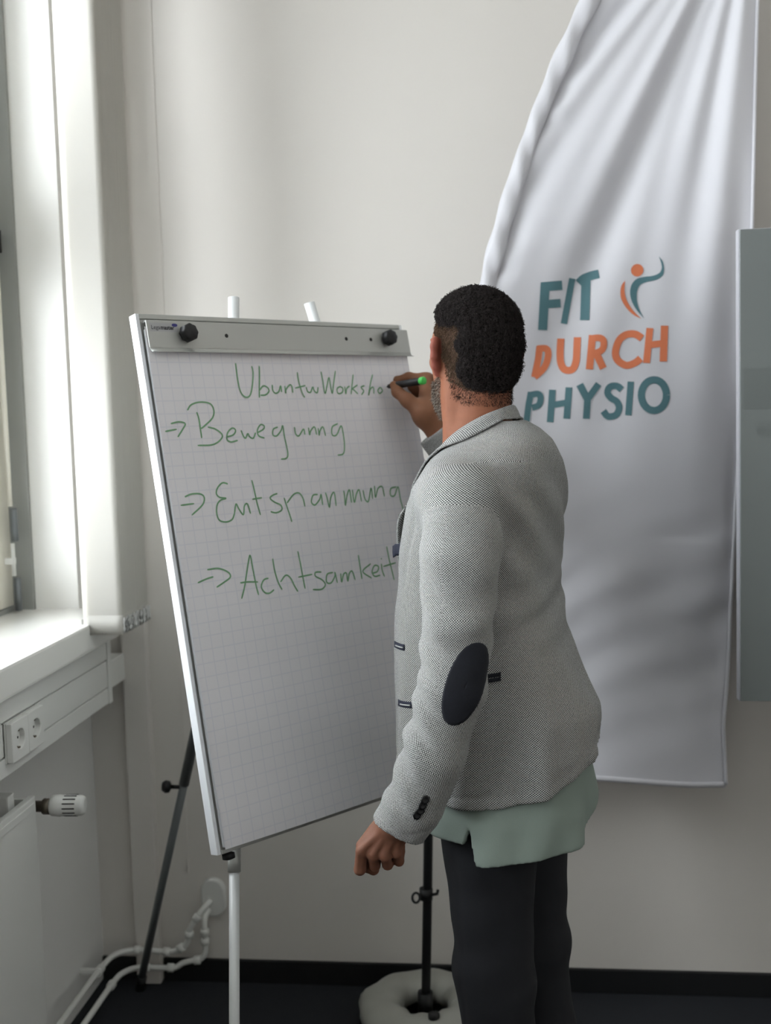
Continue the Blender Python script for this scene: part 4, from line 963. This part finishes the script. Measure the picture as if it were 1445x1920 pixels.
# chest pocket square, at the left breast
pq = np.array((-0.2178, 2.0952, 1.2702))
PS = [[np.array((-0.2286, 2.1038, 1.2673))*(1-i/4)+np.array((-0.2040, 2.0776, 1.2818))*(i/4) + np.array([.0, -.002*math.sin(j), -.013+.020*j/4+.002*math.sin(i*2.1)]) for i in range(5)] for j in range(5)]
MB().grid([[tuple(p) for p in r] for r in PS]).build('pocket_square', 'navy', jacket, solid=.006)

# ---- polo shirt
ST = [(.68, .208, .156, -.034, .004), (.74, .206, .157, -.033, .004), (.80, .197, .160, -.026, .002), (.85, .184, .162, -.016, 0), (.90, .178, .162, -.012, 0), (.97, .172, .156, -.006, 0), (1.03, .164, .146, .006, 0), (1.15, .156, .124, .018, 0), (1.267, .160, .114, .014, 0), (1.345, .160, .110, .0, 0), (1.40, .145, .098, -.010, 0), (1.43, .11, .080, -.012, 0), (1.455, .076, .066, -.006, 0), (1.470, .060, .058, 0, 0)]
sf = Field(); sf.rings(ST, 0, 2.3)
def shirt_mod(P, d):
    s, t, z = loc(P); th = np.arctan2(s, t)
    low = np.clip((.87-z)/.12, 0, 1)
    d = d - low*(.006*np.sin(th*7+z*9+.5)+.003*np.sin(th*13-z*22))
    d = np.maximum(d, -(d+.010))
    hz = np.where(t > -.035, .768-.02*np.clip(s-.19, -1, 1), .740+.0*s) + np.clip(.04-s, 0, .3)*.42*np.clip((-t)/.1, 0, 1)
    d = np.maximum(d, hz-z)
    notch = np.where((s > .1), (.796-z)*.32-np.abs(t+.038), -1.0)     # side slit
    d = np.maximum(d, np.minimum(notch, .02))
    neck = .060-np.sqrt(s**2+(t-.006)**2)
    return np.where(z > 1.42, np.maximum(d, neck), d)
sf.mod = shirt_mod
V, F = surface(sf, .0042); V = relax(V, F, 2, .5)
shirt = np_mesh('polo_shirt', V, F, 'shirt', man)
sfo = Field(); sfo.rings(ST, 0, 2.3)
def _so(P, d):
    s, t, z = loc(P); th = np.arctan2(s, t); low = np.clip((.87-z)/.12, 0, 1)
    return d - low*(.006*np.sin(th*7+z*9+.5)+.003*np.sin(th*13-z*22))
sfo.mod = _so
rows = [[np.array((-0.0839, 1.7534, 0.8769))*(1-i/8)+np.array((-0.0851, 1.7517, 0.8587))*(i/8)+np.array([.004*(j/2-.5), 0, 0]) for i in range(9)] for j in range(3)]
sheet('side_tab', sfo, rows, (-.05, 1, 0), 'black', .002, .0015, shirt)

# ---- trousers
tf = Field()
HIPZ = .90
LEGS = []
for sg, dt in ((1, .008), (-1, -.002)):
    hip = Wp(.080*sg, -.022, .88); knee = Wp(.080*sg, -.036+dt, .48); ank = Wp(.082*sg, -.068+dt*1.3, .085)
    LEGS.append((hip, knee, ank))
    tf.chain([(hip, .090), (hip*.62+knee*.38, .083), (knee, .070), (knee*.55+ank*.45, .066), (ank, .058)], .03, .05)
tf.ell(Wp(0, -.01, .90), (.165, .118, .14), np.array([LD, FD, HZ]), .05)
tf.ell(Wp(.07, -.075, .87), (.085, .075, .10), np.array([LD, FD, HZ]), .04); tf.ell(Wp(-.07, -.075, .87), (.085, .075, .10), np.array([LD, FD, HZ]), .04)
def tr_mod(P, d):
    s, t, z = loc(P)
    w = gaus(z-.50, .10)*.0022*np.sin(z*62+t*20+s*9)+gaus(z-.13, .07)*.007*np.sin(z*90+t*25)+gaus(z-.76, .10)*.003*np.sin(z*45-t*40)
    d = d-w
    d = d + .0016*gaus(t-.005, .004)*(np.abs(s) > .12)
    return np.maximum(d, np.maximum(.045-z, z-.99))
tf.mod = tr_mod
V, F = surface(tf, .006); V = relax(V, F, 2, .5)
trous = np_mesh('trousers', V, F, 'trouser', man)
# ---- shoes
for hip, knee, ank in LEGS:
    hf = Field(); b = np.array([ank[0], ank[1], 0])
    hf.ell(b+np.array([0, 0, .055])-FD*.02, (.046, .062, .055), np.array([LD, FD, HZ]), 0)
    hf.ell(b+FD*.10+np.array([0, 0, .036]), (.050, .115, .040), np.array([LD, FD, HZ]), .03)
    hf.mod = lambda P, d: np.maximum(d, .012-P[:, 2])
    V, F = surface(hf, .006); V = relax(V, F, 1, .5)
    so_ = np_mesh('shoe', V, F, 'shoe', man)
    sm = MB(); oc = [(b+FD*(.075+.155*math.cos(a)) + LD*(.047 if math.cos(a) > 0 else .043)*math.sin(a)) for a in [k*math.pi/18 for k in range(36)]]
    sm.grid([[(p[0], p[1], z_) for p in oc] for z_ in (.0, .014)], close_u=True)
    sm.bm.verts.ensure_lookup_table(); sm.bm.faces.new([sm.bm.verts[i] for i in range(35, -1, -1)]); sm.bm.faces.new([sm.bm.verts[36+i] for i in range(36)])
    sm.build('shoe_sole', 'black', so_)

# ---- body: one continuous skin surface (head, neck, trunk, arms, hands, legs)
bf = Field()
HA = np.array([HL, HF, HZ])
bf.ell(Hp(0, -.006, .022), (.0735, .0945, .0840), HA, 0)                # cranium
bf.ell(Hp(0, .030, -.020), (.0660, .0640, .0800), HA, .03)              # face
bf.ell(Hp(0, .040, -.080), (.0560, .0540, .0420), HA, .03)              # jaw
bf.ell(Hp(0, .083, -.103), (.0230, .0170, .0170), HA, .02)              # chin
bf.ell(Hp(.050, .020, -.080), (.0130, .030, .0300), HA, .02); bf.ell(Hp(-.050, .020, -.080), (.0130, .030, .0300), HA, .02)
bf.ell(Hp(0, .085, .030), (.050, .014, .010), HA, .015)                 # brow
bf.cone(Hp(0, .090, .020), Hp(0, .112, -.022), .0075, .0125, .012)      # nose
for sg in (1, -1):
    bf.ell(Hp(.012*sg, .104, -.026), (.009, .010, .008), HA, .006)
    bf.ell(Hp(.038*sg, .072, -.014), (.018, .013, .014), HA, .015)      # cheek bone
    bf.ell(Hp(.032*sg, .088, .012), (.0145, .008, .008), HA, .005)      # eyelids
bf.ell(Hp(0, .096, -.056), (.022, .010, .0055), HA, .006); bf.ell(Hp(0, .094, -.066), (.020, .010, .0060), HA, .006)
for sg in (1, -1):                                                      # ears
    out = HL*sg*.82-HF*.57; out /= np.linalg.norm(out)
    dz_ = HZ*-.004
    rim = [Hp(.066*sg, .004, .002)+out*.004, Hp(.068*sg, .006, .017)+out*.012, Hp(.068*sg, .001, .022)+out*.020, Hp(.069*sg, -.002, .012)+out*.025, Hp(.069*sg, .000, -.006)+out*.024, Hp(.068*sg, .004, -.022)+out*.017, Hp(.067*sg, .008, -.036)+out*.010]
    bf.chain([(p, r) for p, r in zip(rim, (.005, .0056, .0060, .0062, .0062, .0072, .0072))], .008)
    bf.cone(Hp(.066*sg, .004, .008)+out*.008, Hp(.066*sg, .005, -.018)+out*.008, .0095, .0075, .010)
    bf.cone(Hp(.066*sg, .003, .006)+out*.016, Hp(.066*sg, .004, -.012)+out*.014, .0060, .0055, .010)
NB = Wp(0, .004, 1.40)
bf.cone(Hp(0, -.022, -.040), Wp(0, .008, 1.43), .0540, .0570, .03)
bf.cone(Hp(.0, .006, -.070), Wp(0, .030, 1.42), .0500, .0520, .03)
bf.cone(Hp(.052, -.015, -.045), Wp(.030, .055, 1.435), .012, .014, .02)
BT = [(.80, .15, .105, -.005), (.90, .155, .11, -.006), (1.03, .14, .105, .004), (1.15, .135, .10, .012), (1.267, .145, .10, .008), (1.345, .145, .098, -.004), (1.40, .12, .08, -.010), (1.44, .07, .062, -.006), (1.46, .05, .05, 0)]
bf.rings(BT, .04)
for hip, knee, ank in LEGS:
    bf.chain([(hip, .075), (hip*.5+knee*.5, .068), (knee, .052), (knee*.6+ank*.4, .050), (ank+np.array([0, 0, .0]), .036)], .03)
    bf.chain([(ank, .036), (ank+FD*.09+np.array([0, 0, -.045]), .028)], .03)
# left arm and fist
AL = [(Wp(.145, 0, 1.37), .050), (SH_L[1][0], .048), (SH_L[3][0], .042), (SH_L[4][0], .040), (SH_L[5][0], .034)]
bf.chain(AL, .03)
def hand_l():
    wr = np.array((-0.2194, 1.9009, 0.8239)); c1 = np.array((-0.2443, 1.9005, 0.7817))
    kn = [np.array(q) for q in ((-0.2755, 1.8994, 0.7751), (-0.2554, 1.8981, 0.7693), (-0.2355, 1.9003, 0.7678), (-0.2171, 1.9087, 0.7705))]
    bf.cone(SH_L[5][0], wr, .034, .0275, .02)
    back = np.array([-.25, -.97, 0])
    for i, k in enumerate(kn):
        base = wr + (np.array((-0.2227, 1.9041, 0.8180))-wr) + (k-kn[1])*.45
        bf.cone(base+np.array([0, .010, 0]), k+np.array([0, .007, .008]), .0200, .0110, .012)     # metacarpals
        bf.ell(k+np.array([0, -.0015, 0]), (.0106, .0106, .0106), None, .003)
        bf.cone(base+np.array([0, -.010, 0]), k+np.array([0, -.008, .006]), .006, .0050, .008)     # tendon
    dn = [(-.006, .012, -.036), (-.001, .020, -.026), (.001, .022, -.024), (.002, .018, -.022)]
    md = [(.004, .030, -.002), (.003, .026, .010), (.002, .024, .011), (.001, .020, .010)]
    ds_ = [(.006, .006, .020), (.004, -.008, .018), (.003, -.009, .017), (.002, -.008, .014)]
    for i, k in enumerate(kn):
        r = (.0104, .0097, .0094, .0089)[i]
        p1 = k+np.array(dn[i]); p2 = p1+np.array(md[i]); p3 = p2+np.array(ds_[i])
        bf.cone(k, p1, r*1.02, r*.98, .002); bf.ell(p1, (r*1.05,)*3, None, .0008); bf.cone(p1, p2, r*.96, r*.9, .002); bf.cone(p2, p3, r*.9, r*.8, .002)
    th0 = np.array((-0.2436, 1.9303, 0.7986)); th1 = np.array((-0.2711, 1.9346, 0.7681)); th2 = np.array((-0.2759, 1.9367, 0.7404)); th3 = np.array((-0.2614, 1.9374, 0.7289))
    bf.chain([(th0, .019), (th1, .0145), (th2, .012), (th3, .0105)], .008, .02)
hand_l()
# right arm and writing hand
bf.chain([(Wp(-.145, .04, 1.375), .050), (SO_R*.45+EL_R*.55, .046), (EL_R, .041), (EL_R*.5+WR_R*.5, .037), (WR_R, .0275)], .03)
TIP = np.array([-.29275, 2.58774, 1.57587]); MN = np.array([.735, -.660, .075]); MN /= np.linalg.norm(MN)
TIP = TIP + np.array([.748678, -.633546, .195195])*.009
def hand_r():
    I = [np.array(q) for q in ((-0.1968, 2.5900, 1.5908), (-0.2396, 2.6161, 1.5987), (-0.2675, 2.6142, 1.5912), (-0.2796, 2.6121, 1.5831))]
    bf.chain([(I[0], .0125), (I[1], .0108), (I[2], .0092), (I[3], .0080)], .006, .012)
    Tm = [np.array(q) for q in ((-0.2077, 2.5274, 1.5236), (-0.2355, 2.5311, 1.5453), (-0.2590, 2.5483, 1.5648), (-0.2682, 2.5607, 1.5805))]
    bf.chain([(Tm[0], .0200), (Tm[1], .0150), (Tm[2], .0122), (Tm[3], .0092)], .008, .02)
    mc = [np.array(q) for q in ((-0.1973, 2.5948, 1.5885), (-0.1867, 2.6104, 1.5791), (-0.1820, 2.6250, 1.5672), (-0.1802, 2.6289, 1.5516))]
    for k in mc: bf.cone(WR_R, k, .020, .0145, .02)
    mid = [((-0.1890, 2.6103, 1.5815), (-0.2343, 2.6453, 1.5788), (-0.2580, 2.6466, 1.5674), (-0.2543, 2.6310, 1.5574)), ((-0.1844, 2.6249, 1.5685), (-0.2270, 2.6546, 1.5605), (-0.2450, 2.6466, 1.5500), (-0.2320, 2.6223, 1.5434)), ((-0.1814, 2.6290, 1.5541), (-0.2164, 2.6544, 1.5432), (-0.2291, 2.6421, 1.5350), (-0.2178, 2.6228, 1.5310))]
    for j, ch in enumerate(mid):
        r = (.0118, .0112, .0102)[j]
        bf.chain([(np.array(q), r*f) for q, f in zip(ch, (1.08, 1.0, .92, .85))], .005, .012)
hand_r()
def body_mod(P, d): return d
V, F = surface(bf, .0025)
V = relax(V, F, 1, .4)
rel = V-HC; hl, hf_, hz_ = rel@HL, rel@HF, rel@HZ
skin = np.tile(np.array(lin((148, 100, 78))), (len(V), 1))
hd_m = np.clip((V[:, 2]-1.44)/.03, 0, 1)[:, None]
skin = skin*(1-hd_m)+np.array(lin((144, 92, 68)))*hd_m
hand_m = (V[:, 2] < .88)[:, None]
skin = np.where(hand_m, np.array(lin((130, 88, 70))), skin)
rh = (np.linalg.norm(V-np.array((-0.2328, 2.5836, 1.5645)), axis=1) < .13)[:, None]
skin = np.where(rh & (np.abs(hl) > .0)[:, None] & (np.linalg.norm(rel, axis=1) > .13)[:, None], np.array(lin((132, 90, 66))), skin)
az = np.degrees(np.arctan2(hl, -hf_)); az = np.abs(az)              # 0 back, 90 ear side, 180 face
n1 = RNG.random(len(V))
near = np.linalg.norm(rel, axis=1) < .16
hairline = np.interp(az, [0, 40, 70, 88, 105, 125, 140, 180], [-.078, -.074, -.058, .018, .030, .052, .070, .078])
ear = (np.abs(hl) > .0745) & (hz_ < .034) & (hz_ > -.05) & (hf_ > -.035) & (hf_ < .02)
sc = np.clip((hz_-hairline)/.022, 0, 1)*near*(hf_ < .075)*~ear
st = (sc*.72)[:, None]
skin = skin*(1-st)+np.array(lin((86, 70, 57)))*st
skin = np.where((ear & near)[:, None], np.array(lin((138, 76, 62))), skin)  # redder ear, with the shade on its back put into the tint
bz = np.interp(az, [85, 100, 120, 180], [-.030, -.030, -.045, -.040])
bd = np.clip((bz-hz_)/.02, 0, 1)*np.clip((az-88)/12, 0, 1)*np.clip((hz_+.125)/.015, 0, 1)*near*np.clip((hf_-.002)/.01, 0, 1)
bd = np.where((np.abs(hl) < .022) & (hz_ > -.072) & (hz_ < -.05), 0, bd)
st = (bd*.6)[:, None]
skin = skin*(1-st)+np.array(lin((92, 80, 70)))*st
body = np_mesh('body', V, F, 'skin', man, {'tint': ('FLOAT_COLOR', np.concatenate([skin, np.ones((len(V), 1))], 1))})
# nails on the writing thumb, eyes
q = drape(bf, [np.array((-0.2546, 2.4208, 1.5806))], (0.0, 1, 0), .0004)[0]
MB().lathe(tuple(q), (-.35, -.85, .35), [(0, .0050), (.0008, .0052), (.0014, .0040), (.0016, 0)], 14).build('thumb_nail', 'nail', body)
for sg in (1, -1):
    e_ = Hp(.032*sg, .0905, .012)
    MB().lathe(tuple(e_), tuple(HF), [(-.006, .006), (.0, .0075), (.0035, .0055), (.005, .0)], 16).build('eye', 'eye', body)
    MB().lathe(tuple(e_+HF*.0036), tuple(HF), [(0, .0040), (.0012, .0025), (.0016, 0)], 12).build('iris', 'black', body)

# ---- hair: a cropped cap, curls on top and back, shaved fade at the sides, grey flecked beard
def cap_bound(az_, z_):
    # curly area: high on the sides, low at the back; roughly a distance in metres from its edge
    back = np.minimum((48-az_+4*np.sin(z_*140))*.0016, z_+.083-.030*(az_/47)**2)
    top = z_ - np.interp(az_, [0, 60, 90, 120, 180], [.045, .045, .050, .066, .078])
    return np.maximum(back, top)
hfld = Field()
hfld.ell(Hp(0, -.006, .022), (.0735, .0945, .0840), HA, 0)
hfld.ell(Hp(0, -.040, -.036), (.0540, .0420, .0520), HA, .03)
def hair_mod(P, d):
    r = P-HC.astype(np.float32); l, f, z = r@HL.astype(np.float32), r@HF.astype(np.float32), r[:, 2]
    a = np.abs(np.degrees(np.arctan2(l, -f)))
    k = 2*np.pi/.0095
    nzz = np.sin(l*k+3*np.sin(z*190))*np.sin(f*k+2.5*np.sin(l*170))*np.sin(z*k+3*np.sin(f*150))
    c = np.clip((cap_bound(a, z)+.012)/.034, 0, 1); c = c*c*(3-2*c)
    th = -.004 + .0125*c + .0030*np.clip((z-.05)/.05, 0, 1)*c
    return d - th - .0036*nzz*c
hfld.mod = hair_mod
V, F = surface(hfld, .0026, Hp(0, 0, 0)-np.array([.14, .14, .115]), Hp(0, 0, 0)+np.array([.14, .14, .14]))
hc_ = np.tile(np.array([*lin((26, 23, 22)), 1.0]), (len(V), 1))
hair = np_mesh('hair', V, F, 'hair', man, {'tint': ('FLOAT_COLOR', hc_)})

def scatter(n, test):
    out = []
    while len(out) < n:
        d = RNG.normal(size=(4000, 3)); d /= np.linalg.norm(d, axis=1)[:, None]
        a = np.abs(np.degrees(np.arctan2(d[:, 0]*.0735, .006-d[:, 1]*.0945)))
        for i in np.nonzero(test(a, d))[0]: out.append(d[i])
    return np.array(out[:n])
# curls
D = scatter(17000, lambda a, d: (cap_bound(a, .022+d[:, 2]*.092) > -.009*RNG.random(len(a))) & ~((a > 120) & (d[:, 2] < .4)))
base = HC + HL*(D[:, :1]*.0800) + HF*(-.008+D[:, 1:2]*.103) + HZ*(.026+D[:, 2:]*.092)
nape = D[:, 2] < -.25
nrm = D[:, :1]*HL+D[:, 1:2]*HF+D[:, 2:]*HZ
for _ in range(25):
    vv = hfld(base); base = base - nrm*np.clip(vv, -.004, .01)[:, None]*.7
nt_, ns_ = 7, 3
t_ = np.linspace(0, 1, nt_)
rnd = RNG.normal(size=(len(D), 3)); ta = np.cross(nrm, rnd); ta /= np.linalg.norm(ta, axis=1)[:, None]; tb = np.cross(nrm, ta)
ph = RNG.random(len(D))*6.28; tw = RNG.choice([-1, 1], len(D))*RNG.uniform(5.5, 9.5, len(D)); cr = RNG.uniform(.0016, .0032, len(D)); hh = RNG.uniform(.003, .0085, len(D))
cen = base[:, None] + nrm[:, None]*(hh[:, None]*t_-.001)[..., None] + (ta[:, None]*np.cos(ph[:, None]+tw[:, None]*t_)[..., None]+tb[:, None]*np.sin(ph[:, None]+tw[:, None]*t_)[..., None])*cr[:, None, None]
rad = .00060*(1-.45*t_)
tan = np.gradient(cen, axis=1); tan /= np.linalg.norm(tan, axis=2)[..., None]+1e-9
u1 = np.cross(tan, nrm[:, None]+.01); u1 /= np.linalg.norm(u1, axis=2)[..., None]+1e-9; u2 = np.cross(tan, u1)
ringv = np.stack([cen+(u1*math.cos(2*math.pi*k/ns_)+u2*math.sin(2*math.pi*k/ns_))*rad[None, :, None] for k in range(ns_)], 2)
Vc = ringv.reshape(-1, 3)
idx = np.arange(len(D)*nt_*ns_).reshape(len(D), nt_, ns_)
Fc = np.stack([idx[:, :-1], np.roll(idx[:, :-1], -1, 2), np.roll(idx[:, 1:], -1, 2), idx[:, 1:]], -1).reshape(-1, 4)
br = RNG.uniform(.6, 1.5, len(D)); colr = np.array(lin((46, 41, 40)))[None]*br[:, None]
Cc = np.concatenate([np.repeat(colr, nt_*ns_, 0), np.ones((len(Vc), 1))], 1)
cu = np_mesh('hair_curls', Vc, Fc, 'hair', hair, {'tint': ('FLOAT_COLOR', Cc)}); cu['kind'] = 'stuff'
# short straight hairs: fade and beard
def stubble(name, parent, n, accept, length, colf, lay, width=.00042):
    sel = np.nonzero(accept)[0]; pick = RNG.choice(sel, n)
    Vb = BV_[pick] + RNG.normal(size=(n, 3))*.0012; Nb = BN_[pick]
    dirv = Nb*.55 + lay + RNG.normal(size=(n, 3))*.28; dirv /= np.linalg.norm(dirv, axis=1)[:, None]
    sd = np.cross(dirv, Nb+.01); sd /= np.linalg.norm(sd, axis=1)[:, None]+1e-9; s2 = np.cross(dirv, sd)
    L = length*RNG.uniform(.6, 1.3, n)[:, None]
    tip = Vb+dirv*L-Nb*.0002
    Vv = np.stack([Vb+sd*width, Vb-sd*.5*width+s2*.87*width, Vb-sd*.5*width-s2*.87*width, tip], 1).reshape(-1, 3)
    b = np.arange(n)[:, None]*4
    Ff = np.concatenate([b+np.array([[0, 1, 3]]), b+np.array([[1, 2, 3]]), b+np.array([[2, 0, 3]])])
    cc = np.repeat(colf(n), 4, 0)
    o = np_mesh(name, Vv, Ff, 'hair', parent, {'tint': ('FLOAT_COLOR', np.concatenate([cc, np.ones((len(Vv), 1))], 1))}, smooth=False); o['kind'] = 'stuff'
    return o
BV_ = np.empty(len(body.data.vertices)*3); body.data.vertices.foreach_get('co', BV_); BV_ = BV_.reshape(-1, 3)+P0
BN_ = np.empty(len(body.data.vertices)*3); body.data.vertices.foreach_get('normal', BN_); BN_ = BN_.reshape(-1, 3)
DOWN = np.array([0, 0, -1.0])
fade = (sc > .25) & (cap_bound(az, hz_) < .006) & ~ear & near
def fcol(n): return np.array(lin((112, 94, 78)))[None]*RNG.uniform(.4, 1.7, n)[:, None]
stubble('fade_stubble', hair, 11000, fade, .0052, fcol, DOWN*.75-HF*.25)
neckl = (az < 65) & (hz_ < hairline+.012) & (hz_ > hairline-.022) & near
stubble('nape_stubble', hair, 1600, neckl, .005, lambda n: np.array(lin((44, 36, 32)))[None]*RNG.uniform(.6, 1.4, n)[:, None], DOWN*.7)
def bcol(n):
    g = RNG.random(n)[:, None]
    return np.where(g < .42, np.array(lin((176, 168, 158)))[None], np.where(g < .7, np.array(lin((110, 96, 84)))[None], np.array(lin((46, 38, 34)))[None]))*RNG.uniform(.8, 1.2, n)[:, None]
beard_o = stubble('beard', man, 9000, bd > .3, .0062, bcol, DOWN*.55+HF*.3)

# ---- the marker in the writing hand
mk = thing('marker_pen', 'black marker pen with a green end held against the flip chart', 'marker', tuple(TIP))
MB().lathe(tuple(TIP), tuple(MN), [(0, .0012), (.004, .0022), (.006, .0045), (.020, .0068), (.022, .0072)], 20).build('tip_holder', 'black', mk)
MB().lathe(tuple(TIP+MN*.022), tuple(MN), [(0, .0072), (.001, .0080), (.088, .0080), (.0885, .0074)], 20).build('barrel', 'black', mk)
MB().lathe(tuple(TIP+MN*.1105), tuple(MN), [(0, .0080), (.001, .0084), (.010, .0084), (.0115, .0070), (.0118, 0)], 20).build('end_plug', 'marker_green', mk)
lb = MB(); sx_ = np.cross(MN, [0, 0, 1]); sx_ /= np.linalg.norm(sx_); up_ = np.cross(sx_, MN)
lb.grid([[tuple(TIP+MN*(.052+.022*i/8)+(sx_*math.cos(a)+up_*math.sin(a))*.0082) for i in range(9)] for a in (2.6+np.pi*0, 2.9, 3.2, 3.5)])
lb.build('print_band', 'white_edge', mk)
